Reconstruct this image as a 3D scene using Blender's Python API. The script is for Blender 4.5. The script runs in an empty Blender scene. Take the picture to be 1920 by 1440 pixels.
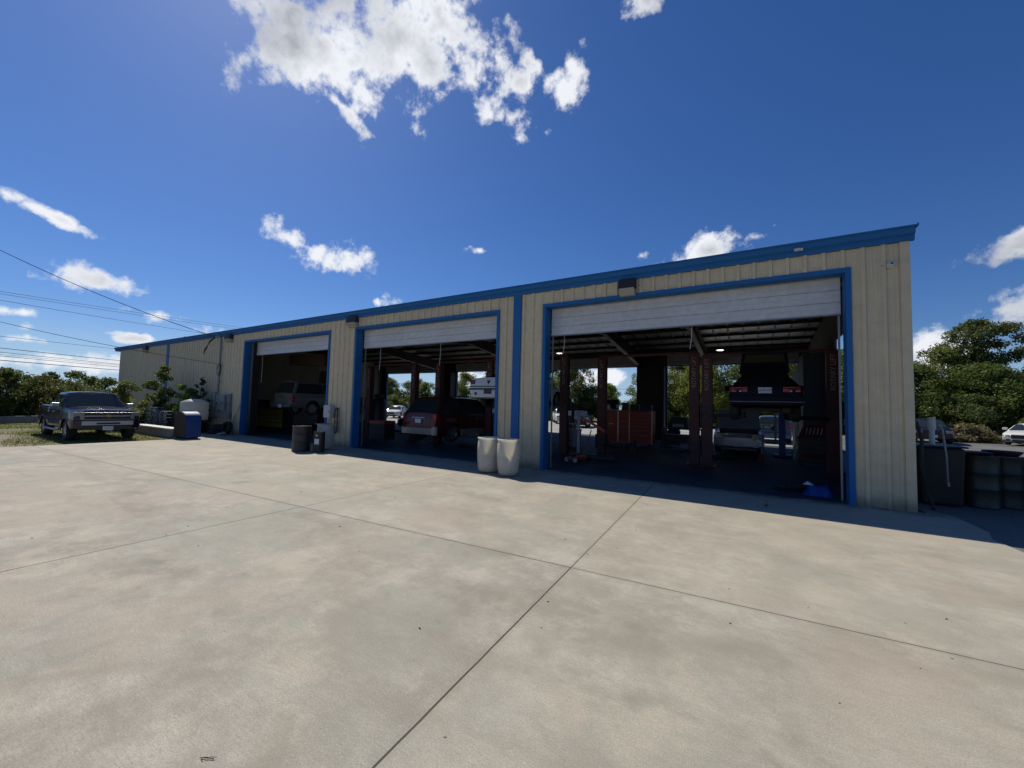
import bpy, math, random
import numpy as np
from mathutils import Vector, Matrix
R = math.radians
C = bpy.context.scene.collection
random.seed(7)

# ------------------------------------------------------------ helpers
def tag(o, label=None, cat=None, group=None, kind=None):
    if label: o['label'] = label
    if cat: o['category'] = cat
    if group: o['group'] = group
    if kind: o['kind'] = kind
    return o

def thing(name, label, cat, loc=(0, 0, 0), rz=0.0, group=None):
    o = bpy.data.objects.new(name, None)
    o.empty_display_size = .2
    C.objects.link(o)
    o.location = loc
    o.rotation_euler = (0, 0, rz)
    return tag(o, label, cat, group)

def dup(root, loc, rz=None, label=None, group=None):
    def cp(o, par):
        c = o.copy(); C.objects.link(c)
        c.parent = par
        for ch in o.children: cp(ch, c)
        return c
    r = cp(root, None)
    r.location = loc
    if rz is not None: r.rotation_euler = (0, 0, rz)
    if label: r['label'] = label
    if group: r['group'] = group
    return r

class MB:
    def __init__(s): s.v = []; s.f = []; s.mi = []
    def add(s, vs, fs, mi=0):
        n = len(s.v); s.v += [tuple(p) for p in vs]
        s.f += [tuple(i + n for i in f) for f in fs]; s.mi += [mi] * len(fs)
        return s
    def box(s, x0, x1, y0, y1, z0, z1, mi=0):
        return s.add([(x0,y0,z0),(x1,y0,z0),(x1,y1,z0),(x0,y1,z0),(x0,y0,z1),(x1,y0,z1),(x1,y1,z1),(x0,y1,z1)],
                     [(0,3,2,1),(4,5,6,7),(0,1,5,4),(1,2,6,5),(2,3,7,6),(3,0,4,7)], mi)
    def hexa(s, p, mi=0):   # 4 bottom + 4 top points
        return s.add(p, [(0,3,2,1),(4,5,6,7),(0,1,5,4),(1,2,6,5),(2,3,7,6),(3,0,4,7)], mi)
    def prism(s, pts, axis, a, b, mi=0):   # closed 2-D outline extruded along an axis
        def P(u, w, t):
            return (u, w, t) if axis == 'z' else ((u, t, w) if axis == 'y' else (t, u, w))
        n = len(pts)
        vs = [P(u, w, a) for u, w in pts] + [P(u, w, b) for u, w in pts]
        fs = [tuple(range(n - 1, -1, -1)), tuple(range(n, 2 * n))]
        fs += [(i, (i + 1) % n, n + (i + 1) % n, n + i) for i in range(n)]
        return s.add(vs, fs, mi)
    def cyl(s, p0, p1, r0, r1=None, n=12, mi=0, caps=True):
        if r1 is None: r1 = r0
        p0 = Vector(p0); p1 = Vector(p1); d = (p1 - p0).normalized()
        a = d.orthogonal().normalized(); b = d.cross(a)
        vs = []
        for p, r in ((p0, r0), (p1, r1)):
            for i in range(n):
                t = 2 * math.pi * i / n
                vs.append(p + a * (r * math.cos(t)) + b * (r * math.sin(t)))
        fs = [(i, (i + 1) % n, n + (i + 1) % n, n + i) for i in range(n)]
        if caps: fs += [tuple(range(n - 1, -1, -1)), tuple(range(n, 2 * n))]
        return s.add(vs, fs, mi)
    def tube(s, pts, r, n=6, mi=0):
        pts = [Vector(p) for p in pts]
        rs = r if isinstance(r, (list, tuple)) else [r] * len(pts)
        vs = []; up = Vector((0, 0, 1))
        for i, p in enumerate(pts):
            d = (pts[min(i + 1, len(pts) - 1)] - pts[max(i - 1, 0)]).normalized()
            a = d.cross(up)
            if a.length < 1e-3: a = d.cross(Vector((1, 0, 0)))
            a.normalize(); b = a.cross(d)
            for k in range(n):
                t = 2 * math.pi * k / n
                vs.append(p + a * (rs[i] * math.cos(t)) + b * (rs[i] * math.sin(t)))
        fs = []
        for i in range(len(pts) - 1):
            for k in range(n):
                k2 = (k + 1) % n
                fs.append((i * n + k, i * n + k2, (i + 1) * n + k2, (i + 1) * n + k))
        fs += [tuple(range(n - 1, -1, -1)), tuple(range((len(pts) - 1) * n, len(pts) * n))]
        return s.add(vs, fs, mi)
    def lathe(s, prof, o=(0, 0, 0), axis='z', n=24, mi=0, close=False):
        vs = []; m = len(prof)
        for i in range(n):
            t = 2 * math.pi * i / n; c = math.cos(t); q = math.sin(t)
            for r, h in prof:
                if axis == 'z': vs.append((o[0] + r * c, o[1] + r * q, o[2] + h))
                elif axis == 'y': vs.append((o[0] + r * c, o[1] + h, o[2] + r * q))
                else: vs.append((o[0] + h, o[1] + r * c, o[2] + r * q))
        fs = []
        for i in range(n):
            j = (i + 1) % n
            for k in range(m - 1 + (1 if close else 0)):
                k2 = (k + 1) % m
                fs.append((i * m + k, j * m + k, j * m + k2, i * m + k2))
        return s.add(vs, fs, mi)
    def panel(s, c, th, mi=0):      # polygon c (3-D points) thickened along its normal
        c = [Vector(p) for p in c]
        nrm = (c[1] - c[0]).cross(c[2] - c[0]).normalized()
        n = len(c)
        vs = c + [p + nrm * th for p in c]
        fs = [tuple(range(n - 1, -1, -1)), tuple(range(n, 2 * n))]
        fs += [(i, (i + 1) % n, n + (i + 1) % n, n + i) for i in range(n)]
        return s.add(vs, fs, mi)
    def build(s, name, mat, parent=None, smooth=None, bevel=0, loc=None):
        me = bpy.data.meshes.new(name)
        me.from_pydata(s.v, [], s.f)
        mats = mat if isinstance(mat, (list, tuple)) else [mat]
        for m in mats: me.materials.append(m)
        if len(mats) > 1: me.polygons.foreach_set('material_index', s.mi)
        me.validate()
        import bmesh
        bm = bmesh.new(); bm.from_mesh(me)
        bmesh.ops.recalc_face_normals(bm, faces=bm.faces)
        bm.to_mesh(me); bm.free()
        if smooth:
            me.shade_smooth()
            me.set_sharp_from_angle(angle=R(smooth))
        o = bpy.data.objects.new(name, me); C.objects.link(o)
        if parent: o.parent = parent
        if loc: o.location = loc
        if bevel:
            b = o.modifiers.new('bevel', 'BEVEL'); b.width = bevel; b.segments = 2
            b.limit_method = 'ANGLE'; b.angle_limit = R(40); b.harden_normals = False
        return o

def boolean(o, cutters):
    for c in cutters:
        m = o.modifiers.new('cut', 'BOOLEAN'); m.operation = 'DIFFERENCE'; m.solver = 'EXACT'; m.object = c
    dg = bpy.context.evaluated_depsgraph_get(); dg.update()
    me = bpy.data.meshes.new_from_object(o.evaluated_get(dg))
    o.modifiers.clear(); old = o.data; o.data = me; me.name = o.name
    for c in cutters:
        d = c.data; bpy.data.objects.remove(c); bpy.data.meshes.remove(d)
    me.shade_smooth(); me.set_sharp_from_angle(angle=R(32))

def text_mesh(name, txt, size, mat, parent, loc, rot, depth=.004):
    cu = bpy.data.curves.new(name, 'FONT'); cu.body = txt; cu.size = size
    cu.align_x = 'CENTER'; cu.align_y = 'CENTER'; cu.extrude = depth / 2
    t = bpy.data.objects.new(name, cu); C.objects.link(t)
    dg = bpy.context.evaluated_depsgraph_get(); dg.update()
    me = bpy.data.meshes.new_from_object(t.evaluated_get(dg))
    bpy.data.objects.remove(t); bpy.data.curves.remove(cu)
    me.materials.clear(); me.materials.append(mat)
    o = bpy.data.objects.new(name, me); C.objects.link(o)
    o.parent = parent; o.location = loc; o.rotation_euler = rot
    return o

# ------------------------------------------------------------ materials
def newmat(name):
    m = bpy.data.materials.new(name); m.use_nodes = True
    nt = m.node_tree; b = nt.nodes['Principled BSDF']
    return m, nt, b

def N(nt, typ, **kw):
    n = nt.nodes.new(typ)
    for k, v in kw.items():
        if k.startswith('i_'):
            k2 = k[2:]; n.inputs[int(k2) if k2.isdigit() else k2.replace('_', ' ')].default_value = v
        else: setattr(n, k, v)
    return n

def noise(nt, co, scale, detail=4, rough=.55, sc=None):
    if sc:
        mp = N(nt, 'ShaderNodeMapping'); mp.inputs['Scale'].default_value = sc
        nt.links.new(co, mp.inputs[0]); co = mp.outputs[0]
    n = N(nt, 'ShaderNodeTexNoise'); n.inputs['Scale'].default_value = scale
    n.inputs['Detail'].default_value = detail; n.inputs['Roughness'].default_value = rough
    nt.links.new(co, n.inputs['Vector'])
    return n.outputs['Fac']

def ramp(nt, fac, stops):
    r = N(nt, 'ShaderNodeValToRGB'); e = r.color_ramp.elements
    while len(e) < len(stops): e.new(.5)
    for i, (p, c) in enumerate(stops):
        e[i].position = p
        e[i].color = (c, c, c, 1) if not isinstance(c, (tuple, list)) else (*c, 1)
    nt.links.new(fac, r.inputs[0]); return r.outputs[0]

def mix(nt, fac, a, b, mode='MIX'):
    m = N(nt, 'ShaderNodeMix', data_type='RGBA', blend_type=mode)
    for sock, v in ((m.inputs[0], fac), (m.inputs[6], a), (m.inputs[7], b)):
        if hasattr(v, 'is_output'): nt.links.new(v, sock)
        elif isinstance(v, (tuple, list)): sock.default_value = (*v, 1) if len(v) == 3 else v
        else: sock.default_value = v
    return m.outputs[2]

def math_(nt, op, a, b=None, c=None, clamp=False):
    m = N(nt, 'ShaderNodeMath', operation=op, use_clamp=clamp)
    for i, v in enumerate((a, b, c)):
        if v is None: continue
        if hasattr(v, 'is_output'): nt.links.new(v, m.inputs[i])
        else: m.inputs[i].default_value = v
    return m.outputs[0]

def objco(nt): return N(nt, 'ShaderNodeTexCoord').outputs['Object']
def bump(nt, b, h, st=.3, dist=.01):
    n = N(nt, 'ShaderNodeBump'); n.inputs['Strength'].default_value = st; n.inputs['Distance'].default_value = dist
    nt.links.new(h, n.inputs['Height']); nt.links.new(n.outputs[0], b.inputs['Normal'])

def paint(name, col, rough=.5, metal=0., dirt=.25, dscale=3., coat=0., dirtcol=None, streak=False, bmp=0.0):
    m, nt, b = newmat(name)
    co = objco(nt)
    f = noise(nt, co, dscale, 5, .6, (1, 1, .25) if streak else None)
    f2 = noise(nt, co, dscale * 9, 3, .6)
    k = math_(nt, 'MULTIPLY', f, f2)
    fac = ramp(nt, k, [(.15, 1.0), (.42, 0.0)])
    fac = math_(nt, 'MULTIPLY', fac, dirt)
    dc = dirtcol or tuple(c * .35 + .02 for c in col)
    nt.links.new(mix(nt, fac, col, dc), b.inputs['Base Color'])
    rr = math_(nt, 'MULTIPLY_ADD', f, .25, rough - .1, True)
    nt.links.new(rr, b.inputs['Roughness'])
    b.inputs['Metallic'].default_value = metal
    b.inputs['Coat Weight'].default_value = coat
    b.inputs['Coat Roughness'].default_value = .04
    if bmp: bump(nt, b, f2, bmp, .004)
    return m

def emit(name, col, s):
    m, nt, b = newmat(name)
    b.inputs['Base Color'].default_value = (*col, 1)
    b.inputs['Emission Color'].default_value = (*col, 1); b.inputs['Emission Strength'].default_value = s
    return m

def glass(name, col=(.02, .025, .03), rough=.03):
    m, nt, b = newmat(name)
    b.inputs['Base Color'].default_value = (*col, 1); b.inputs['Roughness'].default_value = rough
    b.inputs['IOR'].default_value = 1.45; b.inputs['Coat Weight'].default_value = .15
    b.inputs['Coat Roughness'].default_value = .02
    return m

def leafmat(name, c1, c2, c3, sc=.6):
    m, nt, b = newmat(name)
    co = objco(nt)
    f = noise(nt, co, sc, 3, .5); f2 = noise(nt, co, 9, 2, .5)
    oi = N(nt, 'ShaderNodeObjectInfo').outputs['Random']
    k = math_(nt, 'ADD', math_(nt, 'MULTIPLY', f, .65), math_(nt, 'MULTIPLY', f2, .35))
    k = math_(nt, 'ADD', k, math_(nt, 'MULTIPLY_ADD', oi, .16, -.08))
    col = ramp(nt, k, [(.32, c1), (.5, c2), (.68, c3)])
    nt.links.new(col, b.inputs['Base Color'])
    b.inputs['Roughness'].default_value = .55; b.inputs['Specular IOR Level'].default_value = .25
    tr = N(nt, 'ShaderNodeBsdfTranslucent'); nt.links.new(mix(nt, .5, col, (.16, .2, .03)), tr.inputs[0])
    mx = N(nt, 'ShaderNodeMixShader'); mx.inputs[0].default_value = .45
    nt.links.new(b.outputs[0], mx.inputs[1]); nt.links.new(tr.outputs[0], mx.inputs[2])
    nt.links.new(mx.outputs[0], nt.nodes['Material Output'].inputs[0])
    return m

M = {}
M['wall'] = paint('wall_beige', (.69, .575, .365), .45, 0, .5, .5, dirtcol=(.43, .355, .235), streak=True)
def splash(m, h, col):        # dirt splashed up from the ground
    nt = m.node_tree; b = nt.nodes['Principled BSDF']; l = b.inputs['Base Color'].links[0].from_socket
    co = objco(nt); sp = N(nt, 'ShaderNodeSeparateXYZ'); nt.links.new(co, sp.inputs[0])
    zz = math_(nt, 'ADD', sp.outputs[2], math_(nt, 'MULTIPLY_ADD', noise(nt, co, 5, 6, .7), -.5 * h * 2, h * .5))
    r_ = N(nt, 'ShaderNodeMapRange', interpolation_type='SMOOTHSTEP'); nt.links.new(zz, r_.inputs[0]); r_.inputs[1].default_value = 0; r_.inputs[2].default_value = h; r_.inputs[3].default_value = .75; r_.inputs[4].default_value = 0
    nt.links.new(mix(nt, r_.outputs[0], l, col), b.inputs['Base Color'])
splash(M['wall'], .32, (.17, .135, .09))
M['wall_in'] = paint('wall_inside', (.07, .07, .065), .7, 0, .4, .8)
M['blue'] = paint('trim_blue', (.002, .125, .36), .6, 0, .3, 2.)
M['door'] = paint('door_white', (.62, .63, .64), .4, 0, .5, .8, dirtcol=(.40, .38, .33))
M['roofm'] = paint('roof_metal', (.35, .35, .33), .4, .3, .3)
M['wall_part'] = paint('partition_panel', (.26, .26, .20), .7, 0, .4, .8)
M['insul_shaded'] = paint('insulation_shaded', (.07, .07, .07), .6, .0, .35, 1.2)  # darker copy for the left ceiling, its shade put into the colour
M['insul_lit'] = paint('insulation_lit', (.55, .55, .54), .4, .3, .3, 1.2)  # brighter copy for the right ceiling, light from outside put into the colour
M['steel_dark'] = paint('steel_dark', (.022, .015, .015), .55, .0, .4, 2)
M['galv'] = paint('galvanised', (.38, .38, .38), .4, .5, .4, 4)
M['grey_metal'] = paint('grey_metal', (.27, .29, .31), .45, .2, .3, 3)
M['lred'] = paint('lift_red', (.085, .008, .008), .55, 0, .5, 3)
M['chest_red'] = paint('chest_red', (.46, .05, .022), .45, 0, .2, 3)
M['chest_org'] = paint('chest_orange', (.42, .058, .026), .45, 0, .2, 3)
M['alu'] = paint('aluminium', (.55, .55, .55), .3, .8, .2, 5)
M['yellow'] = paint('drawer_yellow', (.60, .42, .07), .45, 0, .4, 3)
M['black'] = paint('black_paint', (.012, .012, .014), .4, 0, .3, 3)
M['blackp'] = paint('black_plastic', (.016, .016, .018), .55, 0, .3, 5)
M['drum'] = paint('drum_black', (.011, .011, .012), .45, 0, .5, 4, dirtcol=(.05, .045, .035))
M['drum_g'] = paint('drum_green', (.010, .011, .010), .42, 0, .6, 3, dirtcol=(.045, .04, .03))
M['tank_o'] = paint('oil_tank', (.009, .011, .008), .6, 0, .7, 2, dirtcol=(.028, .022, .014))
M['rubber'] = paint('rubber', (.014, .014, .014), .8, 0, .4, 6, dirtcol=(.07, .065, .06))
M['chrome'] = paint('chrome', (.40, .41, .43), .46, 1., .1, 6)
M['rim'] = paint('rim_alloy', (.36, .37, .38), .3, .8, .3, 6)
M['white'] = paint('white_paint', (.7, .7, .69), .35, 0, .2, 3, coat=.3)
M['whitep'] = paint('white_plastic', (.62, .62, .58), .5, 0, .4, 3)
M['plate'] = paint('plate_white', (.6, .62, .66), .4, 0, .1, 8)
M['plate_d'] = paint('plate_dark', (.05, .035, .03), .5, 0, .1, 8)
M['glass'] = glass('car_glass', (.022, .03, .032), .03)
M['lampglass'] = glass('lamp_lens', (.32, .32, .28), .12)
M['redlens'] = glass('lens_red', (.36, .006, .015), .25)
M['amber'] = glass('lens_amber', (.35, .12, .02), .1)
M['lens'] = glass('headlamp_lens', (.24, .225, .18), .2)
M['lining'] = paint('hatch_lining', (.05, .04, .02), .8, 0, .4, 4)
M['hatchblue'] = paint('paint_hatch', (.006, .009, .02), .6, 0, .2, 4); M['hatchblue'].node_tree.nodes['Principled BSDF'].inputs['Specular IOR Level'].default_value = .15
M['navy'] = paint('paint_navy', (.009, .008, .021), .14, 0.0, .1, 4)
M['darkblue'] = paint('paint_dark_blue', (.006, .009, .02), .14, 0.0, .1, 4)
M['maroon'] = paint('paint_maroon', (.085, .010, .012), .2, 0.2, .1, 4)
M['tan'] = paint('paint_tan', (.30, .27, .23), .2, 0.25, .1, 4)
M['carwhite'] = paint('paint_white', (.66, .66, .64), .2, 0.0, .1, 4)
M['silver'] = paint('paint_silver', (.30, .33, .38), .2, 0.25, .1, 4)
M['ltblue'] = paint('paint_light_blue', (.12, .19, .32), .2, 0.25, .1, 4)
M['sage'] = paint('paint_champagne', (.20, .20, .18), .2, 0.25, .1, 4)
M['carblack'] = paint('paint_black', (.01, .011, .014), .14, 0.2, .1, 4)
M['rust'] = paint('rusty_brown', (.07, .04, .03), .65, 0, .7, 3, dirtcol=(.03, .02, .02))
M['binblue'] = paint('bin_blue', (.008, .06, .25), .45, 0, .4, 3, coat=.3)
M['pallet'] = paint('pallet_grey', (.34, .33, .31), .8, 0, .5, 3)
M['block'] = paint('concrete_block', (.33, .32, .30), .85, 0, .5, 4, bmp=.3)
M['bark'] = paint('bark', (.10, .075, .055), .9, 0, .6, 5, bmp=.6)
M['wire'] = paint('wire_black', (.012, .012, .014), .6, 0, 0, 2)
M['wood'] = paint('pole_wood', (.12, .08, .055), .85, 0, .5, 3)
M['pvc'] = paint('pvc_white', (.6, .6, .58), .4, 0, .3, 4)
M['blue_bag'] = paint('blue_plastic', (.008, .05, .26), .45, 0, .2, 6)
M['matblue'] = paint('jack_blue', (.01, .03, .22), .4, 0, .3, 3)
M['text'] = paint('lettering', (.30, .26, .25), .5, 0, 0, 3)
M['gold'] = paint('emblem_gold', (.35, .27, .12), .35, .5, 0, 3)
M['lit'] = emit('lamp_lit', (1, .97, .85), 9)
M['drybrush'] = leafmat('dry_brush', (.12, .085, .045), (.24, .18, .10), (.38, .30, .18), 1.5)
M['grass'] = leafmat('grass_blades', (.09, .10, .028), (.17, .165, .05), (.27, .24, .10), 1.2)
M['leafA'] = leafmat('leaf_mid', (.055, .08, .018), (.125, .165, .04), (.20, .245, .06))
M['leafB'] = leafmat('leaf_dark', (.032, .05, .018), (.07, .095, .03), (.125, .15, .048))
M['leafC'] = leafmat('leaf_yellow', (.09, .11, .022), (.20, .23, .045), (.30, .32, .07))
M['leafD'] = leafmat('leaf_brown', (.045, .04, .02), (.075, .065, .03), (.07, .10, .03))
M['leafE'] = leafmat('leaf_bright', (.08, .14, .018), (.19, .30, .035), (.28, .38, .06))

# white translucent plastic for the open barrels
m, nt, b = newmat('barrel_plastic')
co = objco(nt); f = noise(nt, co, 4, 5, .6)
col = ramp(nt, f, [(.3, (.60, .60, .56)), (.7, (.72, .72, .69))])
nt.links.new(col, b.inputs['Base Color']); b.inputs['Roughness'].default_value = .45
tr = N(nt, 'ShaderNodeBsdfTranslucent'); tr.inputs[0].default_value = (.95, .90, .76, 1)
mx = N(nt, 'ShaderNodeMixShader'); mx.inputs[0].default_value = .5
nt.links.new(b.outputs[0], mx.inputs[1]); nt.links.new(tr.outputs[0], mx.inputs[2])
nt.links.new(mx.outputs[0], nt.nodes['Material Output'].inputs[0]); M['barrel'] = m

# concrete apron
m, nt, b = newmat('apron_concrete')
co = objco(nt)
sep = N(nt, 'ShaderNodeSeparateXYZ'); nt.links.new(co, sep.inputs[0])
X, Y = sep.outputs[0], sep.outputs[1]
n_big = noise(nt, co, .30, 13, .66); n_mid = noise(nt, co, 1.1, 14, .78); n_sw = noise(nt, co, .9, 12, .72, (.45, 1.9, 1))
n_fine = noise(nt, co, 90, 6, .8); n_tone = noise(nt, co, .42, 13, .66); n_grain = noise(nt, co, 160, 2, .6)
base = ramp(nt, n_mid, [(.40, (.25, .235, .20)), (.5, (.33, .312, .27)), (.60, (.425, .405, .355))])
base = mix(nt, ramp(nt, n_tone, [(.48, 0.), (.57, .6)]), base, (.285, .295, .255))
base = mix(nt, ramp(nt, n_big, [(.49, 0.), (.58, .6)]), base, (.38, .325, .27))
base = mix(nt, ramp(nt, n_sw, [(.51, 0.), (.62, .45)]), base, (.23, .21, .175))
base = mix(nt, ramp(nt, noise(nt, co, .75, 7, .7), [(.55, 0.), (.64, .5)]), base, (.49, .43, .355))
base = mix(nt, ramp(nt, n_fine, [(.36, .65), (.5, 0.)]), base, (.17, .155, .13))
base = mix(nt, ramp(nt, n_fine, [(.54, 0.), (.66, .45)]), base, (.54, .51, .45))
base = mix(nt, ramp(nt, n_grain, [(.36, .5), (.48, 0.)]), base, (.17, .155, .14))
spots = N(nt, 'ShaderNodeTexVoronoi'); spots.inputs['Scale'].default_value = 1.6; nt.links.new(co, spots.inputs['Vector'])
base = mix(nt, ramp(nt, spots.outputs['Distance'], [(.010, .5), (.03, 0.)]), base, (.12, .10, .085))
# dark soft stains
base = mix(nt, ramp(nt, noise(nt, co, .55, 9, .75, (1, 1.6, 1)), [(.57, 0.), (.66, .5)]), base, (.17, .155, .135))
# tyre tracks, broom texture and oil drips
sep2 = N(nt, 'ShaderNodeSeparateXYZ'); nt.links.new(co, sep2.inputs[0])
nb = noise(nt, co, 1.0, 3, .6, (9, 120, 1))
base = mix(nt, ramp(nt, nb, [(.38, .26), (.55, 0.)]), base, (.22, .205, .165))
trk = None
for cx_, cy_, rad in ((-9.0, -14.0, 8.6), (-9.0, -14.0, 10.1), (4.5, -16.5, 9.4), (4.5, -16.5, 10.9), (-22.0, -9.0, 9.6), (-22.0, -9.0, 11.1)):
    dx = math_(nt, 'SUBTRACT', sep2.outputs[0], cx_); dy = math_(nt, 'SUBTRACT', sep2.outputs[1], cy_)
    dd_ = math_(nt, 'ABSOLUTE', math_(nt, 'SUBTRACT', math_(nt, 'SQRT', math_(nt, 'MULTIPLY_ADD', dx, dx, math_(nt, 'MULTIPLY', dy, dy))), rad))
    mk = math_(nt, 'SUBTRACT', 1.0, math_(nt, 'MULTIPLY', dd_, 5.5), None, True)
    trk = mk if trk is None else math_(nt, 'MAXIMUM', trk, mk)
trk = math_(nt, 'MULTIPLY', trk, ramp(nt, noise(nt, co, .9, 6, .7), [(.42, 0.), (.62, .55)]))
base = mix(nt, trk, base, (.235, .205, .165))
ov = N(nt, 'ShaderNodeTexVoronoi'); ov.inputs['Scale'].default_value = .75; ov.inputs['Randomness'].default_value = 1.
wv = N(nt, 'ShaderNodeVectorMath', operation='ADD'); nt.links.new(co, wv.inputs[0])
nv = N(nt, 'ShaderNodeTexNoise'); nv.inputs['Scale'].default_value = 3.5; nv.inputs['Detail'].default_value = 6; nt.links.new(co, nv.inputs['Vector'])
sv_ = N(nt, 'ShaderNodeVectorMath', operation='SCALE'); nt.links.new(nv.outputs['Color'], sv_.inputs[0]); sv_.inputs['Scale'].default_value = .35
nt.links.new(sv_.outputs[0], wv.inputs[1]); nt.links.new(wv.outputs[0], ov.inputs['Vector'])
base = mix(nt, math_(nt, 'MULTIPLY', ramp(nt, ov.outputs['Distance'], [(.06, .5), (.19, 0.)]), ramp(nt, n_tone, [(.48, 0.), (.56, 1.)])), base, (.15, .135, .115))
# joints (sawn control joints, slightly skewed to the building)
wob = math_(nt, 'MULTIPLY_ADD', noise(nt, co, 3, 4, .6), .012, -.006)
def line(expr, w):
    d = math_(nt, 'ABSOLUTE', math_(nt, 'ADD', expr, wob))
    mr = N(nt, 'ShaderNodeMapRange', interpolation_type='SMOOTHSTEP')
    nt.links.new(d, mr.inputs[0]); mr.inputs[1].default_value = w * .6; mr.inputs[2].default_value = w
    mr.inputs[3].default_value = 1; mr.inputs[4].default_value = 0
    return mr.outputs[0]
la = line(math_(nt, 'ADD', X, math_(nt, 'MULTIPLY_ADD', Y, .0496, 2.0)), .009)
lb = line(math_(nt, 'ADD', X, math_(nt, 'MULTIPLY_ADD', Y, .0194, 6.50)), .010)
lc = line(math_(nt, 'ADD', Y, math_(nt, 'MULTIPLY_ADD', X, -.045, 5.87)), .009)
ln = math_(nt, 'MAXIMUM', la, math_(nt, 'MAXIMUM', lb, lc))
soft = math_(nt, 'MAXIMUM', line(math_(nt, 'ADD', X, math_(nt, 'MULTIPLY_ADD', Y, .0496, 2.0)), .05),
             line(math_(nt, 'ADD', Y, math_(nt, 'MULTIPLY_ADD', X, -.045, 5.87)), .05))
base = mix(nt, math_(nt, 'MULTIPLY', soft, .15), base, (.17, .15, .13))
base = mix(nt, math_(nt, 'MULTIPLY', ln, .96), base, (.03, .025, .02))
sa = math_(nt, 'GREATER_THAN', math_(nt, 'ADD', X, math_(nt, 'MULTIPLY_ADD', Y, .0496, 2.0)), 0.)
sb = math_(nt, 'GREATER_THAN', math_(nt, 'ADD', Y, math_(nt, 'MULTIPLY_ADD', X, -.045, 5.87)), 0.)
base = mix(nt, math_(nt, 'MULTIPLY', sa, .10), base, (.42, .39, .30))
base = mix(nt, math_(nt, 'MULTIPLY', sb, .13), base, (.46, .415, .335))
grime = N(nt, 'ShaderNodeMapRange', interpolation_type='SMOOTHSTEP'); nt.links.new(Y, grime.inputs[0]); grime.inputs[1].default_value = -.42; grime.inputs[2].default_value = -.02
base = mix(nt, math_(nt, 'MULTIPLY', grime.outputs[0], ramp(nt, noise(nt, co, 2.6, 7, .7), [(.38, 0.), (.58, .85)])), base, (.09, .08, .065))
base = mix(nt, 1.0, base, (1.09, 1.065, 1.01), 'MULTIPLY')
nt.links.new(base, b.inputs['Base Color']); b.inputs['Roughness'].default_value = .82
b.inputs['Specular IOR Level'].default_value = .3
h = math_(nt, 'SUBTRACT', math_(nt, 'ADD', math_(nt, 'MULTIPLY', n_fine, .5), math_(nt, 'MULTIPLY', n_mid, .8)), math_(nt, 'MULTIPLY', ln, 2.))
bump(nt, b, h, .2, .004); M['apron'] = m

# shop floor
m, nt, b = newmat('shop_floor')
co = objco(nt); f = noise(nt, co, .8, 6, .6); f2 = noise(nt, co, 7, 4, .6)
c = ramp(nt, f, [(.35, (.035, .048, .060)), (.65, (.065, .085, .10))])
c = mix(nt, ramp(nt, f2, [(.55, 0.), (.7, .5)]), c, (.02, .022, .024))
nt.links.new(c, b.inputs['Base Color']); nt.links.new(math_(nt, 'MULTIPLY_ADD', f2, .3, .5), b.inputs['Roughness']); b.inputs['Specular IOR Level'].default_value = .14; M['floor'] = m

# asphalt
m, nt, b = newmat('asphalt')
co = objco(nt); f = noise(nt, co, .3, 6, .6); f2 = noise(nt, co, 40, 3, .7)
c = ramp(nt, f, [(.3, (.10, .10, .10)), (.7, (.20, .195, .19))])
c = mix(nt, ramp(nt, f2, [(.4, .5), (.6, 0.)]), c, (.05, .05, .05))
nt.links.new(c, b.inputs['Base Color']); b.inputs['Roughness'].default_value = .9; bump(nt, b, f2, .5, .006); M['asphalt'] = m
m, nt, b = newmat('rear_lot')
co = objco(nt); f = noise(nt, co, .3, 6, .6)
nt.links.new(ramp(nt, f, [(.3, (.25, .24, .22)), (.7, (.34, .33, .31))]), b.inputs['Base Color']); b.inputs['Roughness'].default_value = .9; M['lot'] = m

# earth and grass ground
m, nt, b = newmat('earth_grass')
co = objco(nt); f = noise(nt, co, .28, 6, .65); f2 = noise(nt, co, 6, 5, .7); f3 = noise(nt, co, 30, 3, .7)
g = ramp(nt, f2, [(.35, (.085, .09, .025)), (.65, (.17, .165, .06))])
e = ramp(nt, f2, [(.35, (.20, .165, .12)), (.65, (.32, .27, .205))])
sep = N(nt, 'ShaderNodeSeparateXYZ'); nt.links.new(co, sep.inputs[0])
near = N(nt, 'ShaderNodeMapRange'); nt.links.new(sep.outputs[1], near.inputs[0])
near.inputs[1].default_value = -9.5; near.inputs[2].default_value = -5.2; near.inputs[3].default_value = .36; near.inputs[4].default_value = -.06
k = math_(nt, 'ADD', f, near.outputs[0])
c = mix(nt, ramp(nt, k, [(.52, 0.), (.62, 1.)]), g, e)
c = mix(nt, ramp(nt, f3, [(.4, .5), (.55, 0.)]), c, (.05, .045, .03))
nt.links.new(c, b.inputs['Base Color']); b.inputs['Roughness'].default_value = .95; bump(nt, b, f3, .6, .02); M['earth'] = m

def boxo(name, mat, par, x0, x1, y0, y1, z0, z1, bevel=0):
    return MB().box(x0, x1, y0, y1, z0, z1).build(name, mat, par, bevel=bevel)

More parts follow.
